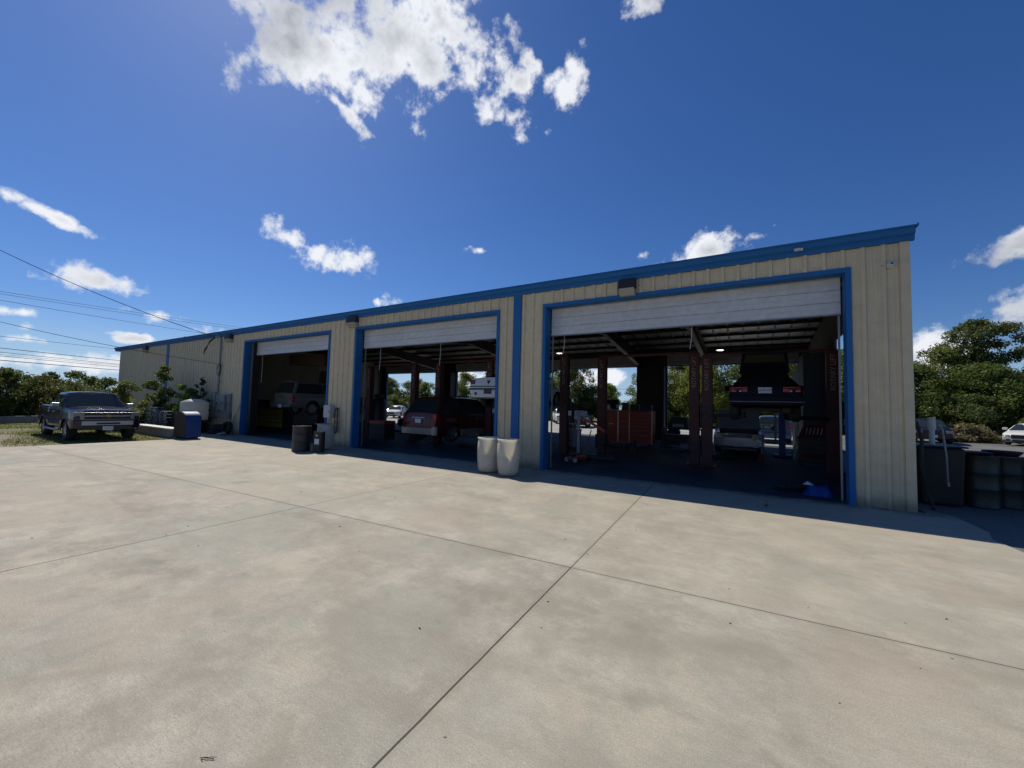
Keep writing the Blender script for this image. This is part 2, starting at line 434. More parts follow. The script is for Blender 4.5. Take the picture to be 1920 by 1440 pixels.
# ------------------------------------------------------------ ground
def sheet(name, mat, outline, z, label):
    mb = MB(); mb.add([(x, y, z) for x, y in outline], [tuple(range(len(outline)))])
    o = mb.build(name, mat); tag(o, kind='structure'); return o
sheet('ground', M['earth'], [(-400, -300), (400, -300), (400, 500), (-400, 500)], -.03, '')
sheet('rear_lot', M['lot'], [(-60, 15.1), (3.2, 15.1), (3.2, 36), (-60, 36)], -.012, '')
sheet('asphalt_lot', M['asphalt'], [(3.2, 36), (2.5, .62), (3.05, -1.0), (2.95, -1.5), (3.04, -2.1), (3.05, -30), (60, -30), (60, 36)], -.018, '')
import bmesh
edge = []
rnd = random.Random(3)
outl = [(-20.9, -30), (3.05, -30), (3.05, -2.15), (2.97, -1.5), (3.1, -1.05), (3.05, .0), (2.7, .6), (2.7, 0.02), (-24.6, 0.02), (-24.4, -1.2), (-22.9, -2.3), (-20.75, -2.95)]
mb = MB(); n = len(outl)
mb.add([(x, y, 0) for x, y in outl] + [(x, y, -.12) for x, y in outl],
       [tuple(range(n))] + [(i, (i + 1) % n, n + (i + 1) % n, n + i) for i in range(n)])
tag(mb.build('concrete_apron', M['apron']), kind='structure')
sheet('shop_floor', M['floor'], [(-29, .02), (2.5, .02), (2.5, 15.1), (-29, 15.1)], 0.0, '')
# ------------------------------------------------------------ the workshop building
B = thing('workshop_building', 'long low beige ribbed metal workshop with blue trim and three open bay doors', 'building', (0, 0, 0))
XL, XR, DEP = -39.45, 2.56, 15.0
HW = 5.06
def ribbed(mb, x0, x1, z0, z1, y=0.0, thick=.05):
    pitch = .305; xs = [(x0, 0.0)]
    k = math.floor(x0 / pitch)
    while k * pitch < x1 + pitch:
        c = k * pitch + .07
        for dx, d in ((-.06, 0), (-.030, -.042), (.022, -.042), (.045, 0), (.12, 0), (.135, -.006), (.15, 0), (.185, 0), (.20, -.006), (.215, 0)):
            x = c + dx
            if x0 + .004 < x < x1 - .004: xs.append((x, d))
        k += 1
    xs.append((x1, 0.0))
    n = len(xs)
    vs = [(x, y + d, z0) for x, d in xs] + [(x, y + d, z1) for x, d in xs] + [(x, y + thick, z0) for x in (x0, x1)] + [(x, y + thick, z1) for x in (x0, x1)]
    fs = [(i, i + 1, n + i + 1, n + i) for i in range(n - 1)]
    a = 2 * n
    fs += [(a + 1, a, a + 2, a + 3), (a, 0, n, a + 2), (n - 1, a + 1, a + 3, 2 * n - 1)]
    fs += [tuple([a] + [a + 1] + list(range(n - 1, -1, -1)))[::-1], tuple([a + 2, a + 3] + list(range(2 * n - 1, n - 1, -1)))]
    mb.add(vs, fs)
DO = [(-21.64, -14.93), (-13.18, -6.66), (-5.0, 1.62)]
DH, TW = 4.58, .09
mb = MB()
segs = [(XL, DO[0][0] - TW), (DO[0][1] + TW, DO[1][0] - TW), (DO[1][1] + TW, DO[2][0] - TW), (DO[2][1] + TW, XR - .13)]
for i, (a, b) in enumerate(segs):
    cuts = [a] + [c for c in (-30.85, -5.94) if a < c < b] + [b]
    for u, v in zip(cuts[:-1], cuts[1:]):
        uu = u + (.13 if u in (-30.85, -5.94) else 0); vv = v - (.13 if v in (-30.85, -5.94) else 0)
        if vv > uu: ribbed(mb, uu, vv, .0, HW)
for a, b in DO: ribbed(mb, a - TW + .001, b + TW - .001, DH + TW, HW)
for zs in (.25, 1.75, 3.2, 4.85):      # rows of screws beside the ribs
    for a, b in segs:
        x = math.ceil(a / .305) * .305 - .02
        while x < b - .05:
            mb.box(x - .006, x + .006, -.006, .001, zs - .006, zs + .006); x += .305
mb.build('front_wall', M['wall'], B)
MB().box(XR - .13, XR + .012, -.042, .06, 0, HW).build('corner_trim', M['wall'], B, bevel=.006)
# blue cover strips between the panels
for x in (-5.94, -30.85):
    MB().box(x - .13 - (.12 if x < -10 else 0), x + .13, -.055, .05, 0, HW).build('downspout' if x > -10 else 'cover_strip', M['blue'], B, bevel=.012)
# right end wall with a tall opening, left end wall, back wall with four openings
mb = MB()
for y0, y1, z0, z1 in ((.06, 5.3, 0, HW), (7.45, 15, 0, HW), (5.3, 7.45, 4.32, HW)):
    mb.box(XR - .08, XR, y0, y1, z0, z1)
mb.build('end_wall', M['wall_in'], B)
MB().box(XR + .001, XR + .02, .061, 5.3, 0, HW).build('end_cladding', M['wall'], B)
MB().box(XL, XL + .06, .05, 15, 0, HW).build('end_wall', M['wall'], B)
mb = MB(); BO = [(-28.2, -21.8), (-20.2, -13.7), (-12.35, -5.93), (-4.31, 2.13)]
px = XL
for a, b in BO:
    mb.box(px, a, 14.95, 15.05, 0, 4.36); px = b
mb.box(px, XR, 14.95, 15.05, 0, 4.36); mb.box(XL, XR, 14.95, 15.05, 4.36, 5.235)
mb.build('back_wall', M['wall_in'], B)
for a, b in BO:   # steel frames round the rear openings
    f = MB(); f.box(a - .05, a + .04, 14.86, 14.945, 0, 4.40); f.box(b - .04, b + .05, 14.86, 14.945, 0, 4.40); f.box(a + .041, b - .041, 14.86, 14.945, 4.32, 4.40)
    f.build('door_trim', M['blue'], B)
MB().box(-29.1, -29.0, .06, 14.94, 0, 5.4).build('partition_wall', M['wall_part'], B)
# roof and ceiling
def zr(y): return 5.24 + (7.5 - abs(y - 7.5)) * .083
mb = MB()
for y0, y1 in ((-.10, 7.5), (7.5, 15.15)):
    mb.hexa([(XL - .75, y0, zr(y0)), (XR + .05, y0, zr(y0)), (XR + .05, y1, zr(y1)), (XL - .75, y1, zr(y1)),
             (XL - .75, y0, zr(y0) + .03), (XR + .05, y0, zr(y0) + .03), (XR + .05, y1, zr(y1) + .03), (XL - .75, y1, zr(y1) + .03)])
mb.build('roof', M['roofm'], B)
for y0, y1, xa, xb_, mt in ((.1, 7.5, -29, -2.2, 'insul_shaded'), (7.5, 14.9, -29, -2.2, 'insul_shaded'), (.1, 7.5, -2.1, 2.45, 'insul_lit'), (7.5, 14.9, -2.1, 2.45, 'insul_lit')):  # lit and shaded ceiling areas told apart by material colour
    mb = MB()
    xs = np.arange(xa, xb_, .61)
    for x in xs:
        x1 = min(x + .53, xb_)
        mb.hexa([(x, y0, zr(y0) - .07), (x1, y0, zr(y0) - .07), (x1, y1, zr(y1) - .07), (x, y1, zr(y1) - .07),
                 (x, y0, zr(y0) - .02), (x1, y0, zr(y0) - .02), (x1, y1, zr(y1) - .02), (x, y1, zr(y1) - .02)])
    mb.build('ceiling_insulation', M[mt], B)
# gable ends above the eaves
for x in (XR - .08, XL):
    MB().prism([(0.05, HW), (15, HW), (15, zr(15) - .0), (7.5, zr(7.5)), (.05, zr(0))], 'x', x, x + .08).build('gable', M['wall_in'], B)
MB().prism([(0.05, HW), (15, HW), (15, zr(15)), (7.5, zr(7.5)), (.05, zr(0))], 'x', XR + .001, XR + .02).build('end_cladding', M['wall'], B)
for y in (.9, 2.2, 3.6, 5.0, 6.4, 8.6, 10.0, 11.4, 12.8, 14.1):
    z = zr(y) - .075
    mb = MB(); mb.box(-29, 2.47, y - .03, y - .022, z - .12, z); mb.box(-29, 2.47, y - .022, y + .04, z - .12, z - .11); mb.box(-29, 2.47, y - .022, y + .04, z - .01, z)
    mb.build('purlin', M['steel_dark'], B)
def rafter(x, d0, d1):
    mb = MB()
    for s in (0, 1):
        ya, yb = (0.75, 7.5) if s == 0 else (14.9, 7.5)
        za, zb = zr(ya) - .285, zr(yb) - .285
        for w, t0, t1 in ((.012, 0, 1), (.10, 1, 1.03), (.10, -.03, 0)):
            pa0, pa1 = za - d0 * t1, za - d0 * t0; pb0, pb1 = zb - d1 * t1, zb - d1 * t0
            mb.hexa([(x - w, ya, pa0), (x + w, ya, pa0), (x + w, yb, pb0), (x - w, yb, pb0), (x - w, ya, pa1), (x + w, ya, pa1), (x + w, yb, pb1), (x - w, yb, pb1)])
    mb.build('rafter', M['steel_dark'], B)
rafter(-2.15, .62, .5); rafter(-5.75, .7, .45); rafter(-13.4, .7, .45); rafter(-21.0, .7, .45)
for x in (-13.9, -21.2, -5.75):
    for y0, y1 in ((.12, .42), (14.3, 14.85)):
        mb = MB(); mb.box(x - .012, x + .012, y0, y1, 0, 4.6); mb.box(x - .12, x + .12, y0 - .012, y0, 0, 4.6); mb.box(x - .12, x + .12, y1, y1 + .012, 0, 4.6)
        mb.build('column', M['steel_dark'], B)
# back pier cladding between the rear openings (dark lockers of steel)
for a, b in ((-5.9, -4.35), (-13.6, -12.4), (-21.75, -20.25)):
    MB().box(a, b, 14.2, 14.84, 0, 4.3).build('rear_pier', M['steel_dark'], B)
# eave gutter with a flared end
prof = [(-.005, 5.03), (-.07, 5.03), (-.09, 5.06), (-.09, 5.12), (-.135, 5.15), (-.15, 5.24), (-.185, 5.265), (-.185, 5.285), (-.005, 5.30)]
MB().prism(prof, 'x', XL - .78, XR + .07).build('gutter', M['blue'], B)
k = [(y * 1.0 - .005 if y < -.01 else y, z) for y, z in prof]
MB().hexa([(XR + .072, -.20, 5.25), (XR + .10, -.20, 5.25), (XR + .10, .10, 5.25), (XR + .072, .10, 5.25),
           (XR + .072, -.20, 5.30), (XR + .10, -.20, 5.30), (XR + .10, .10, 5.30), (XR + .072, .10, 5.30)]).build('gutter_end', M['blue'], B)
# rake trim along the left overhang
MB().prism([(-.10, 5.06), (-.10, 5.235), (7.5, 5.85), (7.5, 5.68)], 'x', XL - .80, XL - .76).build('rake_trim', M['blue'], B)
MB().box(XL - .75, XL - .01, -.08, 14.9, 5.03, 5.05).build('soffit', M['blue'], B)
# door surrounds, roll-up doors, rails
for i, (a, b) in enumerate(DO):
    f = MB()
    f.box(a - TW, a, -.045, .0, 0, DH + TW); f.box(b, b + TW, -.045, .0, 0, DH + TW); f.box(a, b, -.045, .0, DH, DH + TW)
    f.box(a - .012, a + .004, 0.0, .27, 0, DH); f.box(b - .004, b + .012, 0.0, .27, 0, DH); f.box(a + .004, b - .004, 0.0, .27, DH - .004, DH + .012)
    tr = f.build('door_trim', M['blue'], B)
    if i == 0: tr['label'] = 'blue steel surround of the farthest bay door'
    zb = (3.96, 3.87, 3.81)[i]
    d = MB(); z = zb; ph = (DH - .0 - zb) / 3.0
    pts = []
    for q in range(4):
        z0 = zb + q * ph; 
        pts += [(.30, z0 + .006), (.30, z0 + ph * .46), (.306, z0 + ph * .47), (.306, z0 + ph * .5), (.30, z0 + ph * .51), (.30, z0 + ph - .018), (.322, z0 + ph - .006)]
    outline = pts + [(.35, pts[-1][1]), (.35, zb + .006)]
    dd = MB().prism(outline, 'x', a + .03, b - .03).build('roll_up_door', M['door'], B)
    MB().box(a + .03, b - .03, .29, .36, zb - .02, zb + .0055).build('bottom_seal', M['grey_metal'], dd)
    for x in (a + .03, b - .07):
        MB().box(x, x + .035, .365, .40, 0, DH).build('door_rail', M['galv'], B)
        MB().tube([(x + .02, .38, DH), (x + .02, .5, DH + .12), (x + .02, .8, DH + .2), (x + .02, 3.4, DH + .28)], .022, 6).build('door_track', M['galv'], B)
for dx, zb, zl, i in ((-1.24, 3.8, 3.25, 2), (-4.62, 3.8, 3.3, 2), (-12.35, 3.85, 3.0, 1), (-9.3, 3.85, 3.1, 1), (-20.9, 3.95, 2.6, 0)):
    MB().tube([(dx, .45, zb + .3), (dx - .01, .46, (zb + zl) / 2), (dx - .05, .47, zl)], .009, 5).build('pull_rope', M['whitep'], B)

for a, b in BO:   # the rear roll-up doors, nearly fully raised
    d = MB()
    for k in range(3): d.box(a + .05, b - .05, 14.70 + .004 * k, 14.74 + .004 * k, 4.38 + k * .2, 4.57 + k * .2)
    d.build('rear_door', M['door'], B)
# ------------------------------------------------------------ fixtures on the wall
def wall_light(x, z, w, label, tilt=0):
    t = thing('wall_light', label, 'wall light', (x, -.03, z), 0, 'flood lights along the eave')
    MB().hexa([(-w/2, -.20, -.02), (w/2, -.20, -.02), (w/2, 0, -.02), (-w/2, 0, -.02), (-w/2, -.16, .22), (w/2, -.16, .22), (w/2, 0, .22), (-w/2, 0, .22)]).build('housing', M['steel_dark'], t, bevel=.01)
    MB().hexa([(-w/2+.02, -.10, -.20), (w/2-.02, -.10, -.20), (w/2-.02, 0, -.20), (-w/2+.02, 0, -.20), (-w/2+.02, -.215, -.025), (w/2-.02, -.215, -.025), (w/2-.02, 0, -.025), (-w/2+.02, 0, -.025)]).build('lens', M['lampglass'], t, bevel=.01)
wall_light(-2.68, 4.80, .42, 'big wall light with square lens above the nearest bay door')
wall_light(-13.35, 4.86, .55, 'white lensed wall light left of the middle bay door')
wall_light(-23.15, 4.86, .55, 'brown wall light near the electric mast')
wall_light(-34.3, 4.86, .5, 'white wall light near the far left corner of the building')
t = thing('security_camera', 'small white dome camera high on the right corner of the wall', 'camera', (2.29, -.035, 4.61))
MB().lathe([(0, -.0), (.062, -.0), (.066, -.02), (.062, -.045), (.04, -.05), (0, -.05)], (0, 0, 0), 'y', 20).build('base', M['whitep'], t, 40)
MB().lathe([(.042, -.045), (.048, -.07), (.04, -.10), (.02, -.118), (0, -.122)], (0, 0, 0), 'y', 20).build('dome', M['whitep'], t, 40)
MB().lathe([(0, -.118), (.018, -.118), (.018, -.13), (0, -.13)], (0, 0, 0), 'y', 14).build('lens', M['black'], t, 40)
MB().cyl((-.12, -.002, .0), (-.12, -.015, .0), .01, n=8).build('cable_gland', M['black'], t)
t = thing('motion_sensor', 'tiny white sensor stuck under the gutter above the nearest bay', 'sensor', (.85, -.19, 5.12))
MB().box(-.07, .03, -.03, .045, -.02, .03).build('body', M['whitep'], t, bevel=.006)
MB().lathe([(0, -.03), (.03, -.03), (.03, .02), (0, .02)], (.06, -.0, .0), 'x', 12).build('lens', M['whitep'], t)

# electric service: mast, meter boxes, tray, cables
t = thing('electric_mast', 'grey conduit mast with drooping cables on the wall left of the far bay', 'electric mast', (-24.05, -.09, 0))
MB().tube([(0, 0, 2.05), (0, 0, 4.85), (-.03, -.02, 4.98), (-.12, -.08, 5.05), (-.25, -.14, 5.0)], .055, 10).build('conduit', M['grey_metal'], t, 40)
for z in (2.6, 3.5, 4.4):
    MB().box(-.12, .22, -.02, .05, z, z + .035).build('strap', M['galv'], t)
mb = MB()
for q in range(3):
    mb.tube([(-.25, -.14, 5.0), (-.55 - q * .05, -.25, 4.75 + q * .04), (-.85, -.3, 4.5 - q * .07), (-1.0 - .06 * q, -.33, 4.35 - q * .1), (-.95, -.3, 4.2 - q * .06)], .016, 5)
mb.build('drip_cable', M['wire'], t)
mb = MB(); mb.tube([(.05 + .22 * math.sin(a), -.03, 3.25 + .32 * math.cos(a)) for a in np.linspace(0, 6.28, 18)], .014, 5); mb.tube([(.05 + .19 * math.sin(a), -.05, 3.28 + .28 * math.cos(a)) for a in np.linspace(0, 6.28, 18)], .012, 5)
mb.build('cable_coil', M['wire'], t)
def ebox(x0, x1, z0, z1, d, label, mat='grey_metal'):
    t = thing('electric_box', label, 'electric box', ((x0 + x1) / 2, -.035, z0), 0, 'electric boxes on the wall')
    w = (x1 - x0) / 2; h = z1 - z0
    MB().box(-w, w, -d, 0, 0, h).build('enclosure', M[mat], t, bevel=.01)
    MB().box(-w + .02, w - .02, -d - .012, -d - .001, .03, h - .03).build('cover', M[mat], t, bevel=.004)
    MB().box(w - .07, w - .04, -d - .035, -d - .013, h * .45, h * .55).build('latch', M['black'], t)
    return t
ebox(-24.45, -24.05, 1.15, 2.1, .2, 'tall light grey box leftmost of the electric boxes under the mast', 'galv')
ebox(-23.95, -23.72, 1.1, 1.95, .16, 'narrow pale box between the two larger electric boxes', 'galv')
tt = ebox(-23.55, -23.0, 1.15, 1.95, .2, 'wide grey electric box with a round meter', 'galv')
MB().lathe([(0, -.26), (.09, -.26), (.1, -.21), (0, -.21)], (-.1, 0, .45), 'y', 16).build('meter', M['lampglass'], tt, 40)
ebox(-22.85, -22.65, 1.0, 2.0, .12, 'slim dark electric box nearest the far bay door', 'grey_metal')
t = ebox(-24.5, -22.6, .75, 1.05, .18, 'long grey wiring trough below the electric boxes', 'grey_metal')
t = thing('wall_cable', 'thin black cable drooping down the wall beside the far bay door', 'cable', (-22.6, -.06, 0))
MB().tube([(0, 0, 1.05), (0.02, 0, .3), (.0, -.02, .05)], .012, 5).build('vertical_run', M['wire'], t)
MB().tube([(.02, 0, .4), (.35, 0, .75), (.72, -.0, 1.2), (.88, 0, 1.5)], .01, 5).build('slanting_run', M['wire'], t)
t = ebox(-14.75, -14.33, 1.1, 1.6, .2, 'white plastic switch box on the wall between the far and middle bays', 'whitep')
MB().tube([(-.1, -.06, 0), (-.1, -.06, -1.0)], .02, 6).build('conduit', M['whitep'], t)
MB().tube([(-.02, -.06, 0), (-.02, -.06, -1.0)], .02, 6).build('conduit', M['whitep'], t)
t = thing('coiled_hose', 'black hose hanging on the wall beside the white switch box', 'hose', (-14.12, -.1, 0))
mb = MB()
for q in range(3):
    mb.tube([(.03 * q + .10 * math.sin(a), -.02 * q, 1.0 + .5 * math.cos(a)) for a in np.linspace(0, 6.28, 20)], .022, 6)
mb.tube([(-.1, 0, .6), (-.3, -.1, .45), (-.5, -.2, .7)], .015, 5)
mb.build('coil', M['blackp'], t, 60)
MB().box(.0, .06, -.05, .08, 1.42, 1.5).build('hook', M['galv'], t)

# ------------------------------------------------------------ two-post lifts
def lift(cx, y, label, half=1.62, carriage=.6, top=3.62):
    t = thing('two_post_lift', label, 'car lift', (cx, y, 0), 0, 'red two-post lifts inside the workshop')
    for s in (-1, 1):
        x = s * half
        p = MB()
        p.box(x - .15, x + .15, -.13, -.105, .03, top); p.box(x - .15, x - .125, -.105, .13, .03, top); p.box(x + .125, x + .15, -.105, .13, .03, top)
        p.box(x - .13, x + .13, .135, .15, .4, 1.9)
        post = p.build('post', M['lred'], t, bevel=.006)
        MB().box(x - .24, x + .24, -.26, .26, 0, .03).build('base_plate', M['lred'], t)
        c = MB(); c.box(x - .19 , x - .155, -.18, .14, carriage - .25, carriage + .25); c.box(x - .155, x + .155, -.18, -.135, carriage - .1, carriage + .12); c.box(x + .155, x + .19, -.18, .14, carriage - .25, carriage + .25)
        car_ = c.build('carriage', M['steel_dark'], t, bevel=.006)
        for q in (-1, 1):
            a = MB(); ex, ey = x - s * 1.0, q * .75
            d = Vector((ex - x, ey, 0)).normalized(); nx = Vector((-d.y, d.x, 0)) * .055
            P0 = Vector((x - s * .12, q * .1, 0)); P1 = Vector((ex, ey, 0)); z0, z1 = carriage - .16, carriage - .06
            a.hexa([P0 - nx + Vector((0,0,z0)), P1 - nx + Vector((0,0,z0)), P1 + nx + Vector((0,0,z0)), P0 + nx + Vector((0,0,z0)),
                    P0 - nx + Vector((0,0,z1)), P1 - nx + Vector((0,0,z1)), P1 + nx + Vector((0,0,z1)), P0 + nx + Vector((0,0,z1))])
            ar = a.build('arm', M['black'], t)
            MB().cyl((ex, ey, z0 + .01), (ex, ey, z1 + .09), .06, n=14).build('pad', M['rubber'], ar)
        text_mesh('lettering', 'ROTARY LIFT', .17, M['text'], post, (x, -.134, top - .62), (R(90), R(-90), 0))
    MB().box(-half - .1, half + .1, -.05, .05, top - .02, top + .06).build('overhead_bar', M['lred'], t)
    mm = MB(); mm.box(half + .16, half + .36, -.1, .12, 1.2, 1.9); pu = mm.build('power_unit', M['steel_dark'], t, bevel=.02)
    MB().box(half + .2, half + .32, -.106, -.101, 1.45, 1.62).build('sticker', M['plate'], pu)
    MB().tube([(half + .2, 0, 1.9), (half + .12, -.02, 2.6), (half + .1, 0, top)], .012, 5).build('hydraulic_hose', M['black'], t)
    return t
lift(.37, 4.0, 'red two-post lift holding up the dark hatchback in the nearest bay', 1.58, 1.72, 3.52)
lift(-3.15, 4.15, 'empty red two-post lift in front of the red tool chest', 1.55, .55, 3.62)
lift(-7.60, 3.8, 'red two-post lift holding the white coupe high up', 1.56, 1.85, 3.72)
lift(-10.75, 3.7, 'red two-post lift around the maroon van', 1.4, .55, 3.62)
lift(-15.35, 3.8, 'empty red two-post lift left of the maroon van', 1.58, .55, 3.62)
lift(-20.6, 4.6, 'red two-post lift under the pale pickup in the far bay', 1.56, 1.2, 3.5)

# hanging shop lamps, lit
def shop_lamp(x, y, z, label):
    t = thing('shop_lamp', label, 'lamp', (x, y, z), 0, 'lit lamps hanging in the workshop')
    MB().lathe([(.03, .14), (.06, .12), (.17, .0), (.175, -.01), (.16, -.005), (.05, .1)], n=18).build('shade', M['galv'], t, 40)
    MB().lathe([(0, .0), (.12, .0), (.12, .012), (0, .012)], n=18).build('bulb', M['lit'], t)
    MB().tube([(0, 0, .13), (0, 0, 5.5 - z)], .008, 5).build('cord', M['wire'], t)
shop_lamp(-7.78, 7.1, 4.28, 'round lit lamp hanging over the left part of the nearest bay')
shop_lamp(-1.11, 8.5, 4.28, 'round lit lamp hanging behind the pair of lift posts')
shop_lamp(-10.2, 9.5, 4.2, 'small lit lamp hanging deep inside left of the lift post')
# ------------------------------------------------------------ vehicles (x forward, origin on the ground below the middle)
def lerp(a, b, t): return a + (b - a) * t
def interp(pts, x):
    if x <= pts[0][0]: return pts[0][1]
    for (x0, z0), (x1, z1) in zip(pts[:-1], pts[1:]):
        if x <= x1: return lerp(z0, z1, (x - x0) / (x1 - x0) if x1 > x0 else 1)
    return pts[-1][1]

def vehicle(name, label, cat, loc, rz, S, pm, group=None, detail=True):
    t = thing(name, label, cat, loc, rz, group)
    L, W, zb, r = S['L'], S['W'], S.get('zb', .24), S.get('r', .33)
    hx = L / 2; hw = W / 2; taper = S.get('taper', .11)
    top = S['top']
    def wid(x):
        d = hx - abs(x); k = max(0, 1 - d / .45)
        return hw * (1 - taper * k * k)
    def zlow(x):
        d = hx - abs(x); return zb + .10 * max(0, 1 - d / .35) ** 2
    xs = sorted(set([round(v, 3) for v in list(np.linspace(-hx, hx, 27)) + [p[0] for p in top] + [-hx + .06, -hx + .15, hx - .06, hx - .15]]))
    mb = MB(); rings = []
    for x in xs:
        w, z0, z1 = wid(x), zlow(x), interp(top, x); h = z1 - z0; cr = S.get('crown', .035)
        half = [(0, z0), (w * .85, z0), (w * .965, z0 + .07), (w * .995, z0 + .28 * h), (w, z0 + .55 * h), (w * .985, z1 - .13 * h - .02), (w * .955, z1 - .045), (w * .88, z1 - .004), (w * .5, z1 + cr * .75), (0, z1 + cr)]
        ring = [(x, y, z) for y, z in half] + [(x, -y, z) for y, z in half[-2:0:-1]]
        rings.append(ring)
    m = len(rings[0]); vs = [p for rg in rings for p in rg]
    fs = [(i * m + k, i * m + (k + 1) % m, (i + 1) * m + (k + 1) % m, (i + 1) * m + k) for i in range(len(xs) - 1) for k in range(m)]
    fs += [tuple(range(m - 1, -1, -1)), tuple(range((len(xs) - 1) * m, len(xs) * m))]
    mb.add(vs, fs)
    body = mb.build('body', [pm, M['blackp']], t, smooth=32)
    cuts = []
    for ax in (S['ax'], S['bx']):
        for s in (-1, 1):
            cuts.append(MB().cyl((ax, s * (hw - .27), r), (ax, s * (hw + .2), r), r + S.get('gap', .06), n=32, mi=1).build('cutter', [pm, M['blackp']]))
    for c in cuts: c.parent = t
    if 'bed' in S:
        a, b2, zf = S['bed']
        c = MB().box(a, b2, -hw + .13, hw - .13, zf, 3, mi=0).build('cutter', [pm, M['blackp']]); c.parent = t; cuts.append(c)
    if 'bay' in S:
        a, b2, zf = S['bay']
        c = MB().box(a, b2, -hw + .22, hw - .22, zf, 3, mi=1).build('cutter', [pm, M['blackp']]); c.parent = t; cuts.append(c)
    boolean(body, cuts)
    # cabin
    xb0, xt0, xt1, xb1, belt, roof, wr = S['cab']; wb = hw * .94
    cx = [lerp(xb0, xt0, q) for q in (0, .3, .6, .85)] + list(np.linspace(xt0, xt1, 6)) + [lerp(xt1, xb1, q) for q in (.15, .4, .7, 1)]
    rings = []
    for x in cx:
        if x <= xt0: q = (x - xb0) / max(1e-4, xt0 - xb0)
        elif x >= xt1: q = (xb1 - x) / max(1e-4, xb1 - xt1)
        else: q = 1
        q = min(1, max(0, q)); ez = belt + (roof - belt) * q
        if xt0 <= x <= xt1: ez -= .02 * abs((x - (xt0 + xt1) / 2) / ((xt1 - xt0) / 2 + 1e-4)) ** 2
        y1 = lerp(wb, wr, q); cr = .045 * q
        half = [(0, belt - .12), (wb, belt - .12), (wb, belt - .01), (lerp(wb, y1, .9), belt + (ez - belt) * .88), (y1 - .05, ez - .002), (y1 * .5, ez + cr * .8), (0, ez + cr)]
        rings.append([(x, y, z) for y, z in half] + [(x, -y, z) for y, z in half[-2:0:-1]])
    m = len(rings[0]); mb = MB()
    mb.add([p for rg in rings for p in rg], [(i * m + k, i * m + (k + 1) % m, (i + 1) * m + (k + 1) % m, (i + 1) * m + k) for i in range(len(cx) - 1) for k in range(m)]
           + [tuple(range(m - 1, -1, -1)), tuple(range((len(cx) - 1) * m, len(cx) * m))])
    mb.build('roof', S.get('roofmat', pm), t, smooth=32)
    H = roof - belt
    def slope(xa, xb, q, s):        # glass on a sloping front or rear face
        za, zc = belt + .06 * H, belt + .90 * H
        xA, xB = lerp(xb, xa, .06), lerp(xb, xa, .90)
        ya, yb = lerp(wb, wr, .06) * .93, lerp(wb, wr, .9) * .90
        o = .012 * s
        c = [(xA + o, -ya, za), (xA + o, ya, za), (xB + o, yb, zc + .01), (xB + o, -yb, zc + .01)]
        if s < 0: c = c[::-1]
        return c
    MB().panel(slope(xt1, xb1, 0, 1), .012).build('windshield', M['glass'], t)
    if S.get('rearglass', True):
        MB().panel(slope(xt0, xb0, 0, -1), .012).build('rear_window', M['glass'], t)
    zl, zh = belt + .05 * H, belt + .84 * H
    edges = [None] + S['pillars'] + [None]
    for s in (-1, 1):
        for i in range(len(edges) - 1):
            def ex(e, z, front):
                q = (z - belt) / H
                if e is None: return (lerp(xb1, xt1, q) - .10) if front else (lerp(xb0, xt0, q) + S.get('cpil', .12))
                return e + (-.03 if front else .03)
            c = []
            for z, fr in ((zl, False), (zl, True), (zh, True), (zh, False)):
                y = lerp(wb, lerp(wb, wr, .9), (z - belt) / (H * .88)) + .004
                c.append((ex(edges[i + 1] if fr else edges[i], z, fr), s * y, z))
            if c[1][0] - c[0][0] < .12: continue
            if c[2][0] - c[3][0] < .05: c[2] = (c[3][0] + .05, c[2][1], c[2][2])
            if s > 0: c = c[::-1]
            MB().panel(c, .008).build('side_window', M['glass'], t)
    # wheels
    tw = S.get('tw', .22)
    for ax in (S['ax'], S['bx']):
        for s in (-1, 1):
            yo = s * (hw - .03); yi = s * (hw - .03 - tw)
            pr = [(r * .64, 0), (r * .9, 0), (r * .985, .03), (r, .06), (r, tw - .06), (r * .985, tw - .03), (r * .9, tw), (r * .64, tw)]
            w = MB().lathe([(a, -s * b) for a, b in pr], (ax, yo, r), 'y', 28, close=True).build('wheel', M['rubber'], t, smooth=40)
            mb = MB().lathe([(r * .655, 0), (r * .64, -s * .015), (r * .60, -s * .04), (r * .56, -s * .09), (0, -s * .09)], (ax, yo, r), 'y', 24)
            ns = S.get('spokes', 5)
            for k in range(ns):
                a = 2 * math.pi * k / ns + .3; ca, sa = math.cos(a), math.sin(a); wv = .035 if ns > 5 else .055
                P = []
                for rr, ww in ((.03, wv * .8), (r * .63, wv)):
                    for yy in (-s * .07, -s * .012):
                        for e in (-1, 1):
                            P.append((ax + rr * ca - e * ww * sa, yo + yy, r + rr * sa + e * ww * ca))
                mb.hexa([P[0], P[1], P[5], P[4], P[2], P[3], P[7], P[6]])
            mb.lathe([(0, -s * .004), (.05, -s * .004), (.06, -s * .03)], (ax, yo, r), 'y', 12)
            mb.build('rim', S.get('rimmat', M['rim']), w)
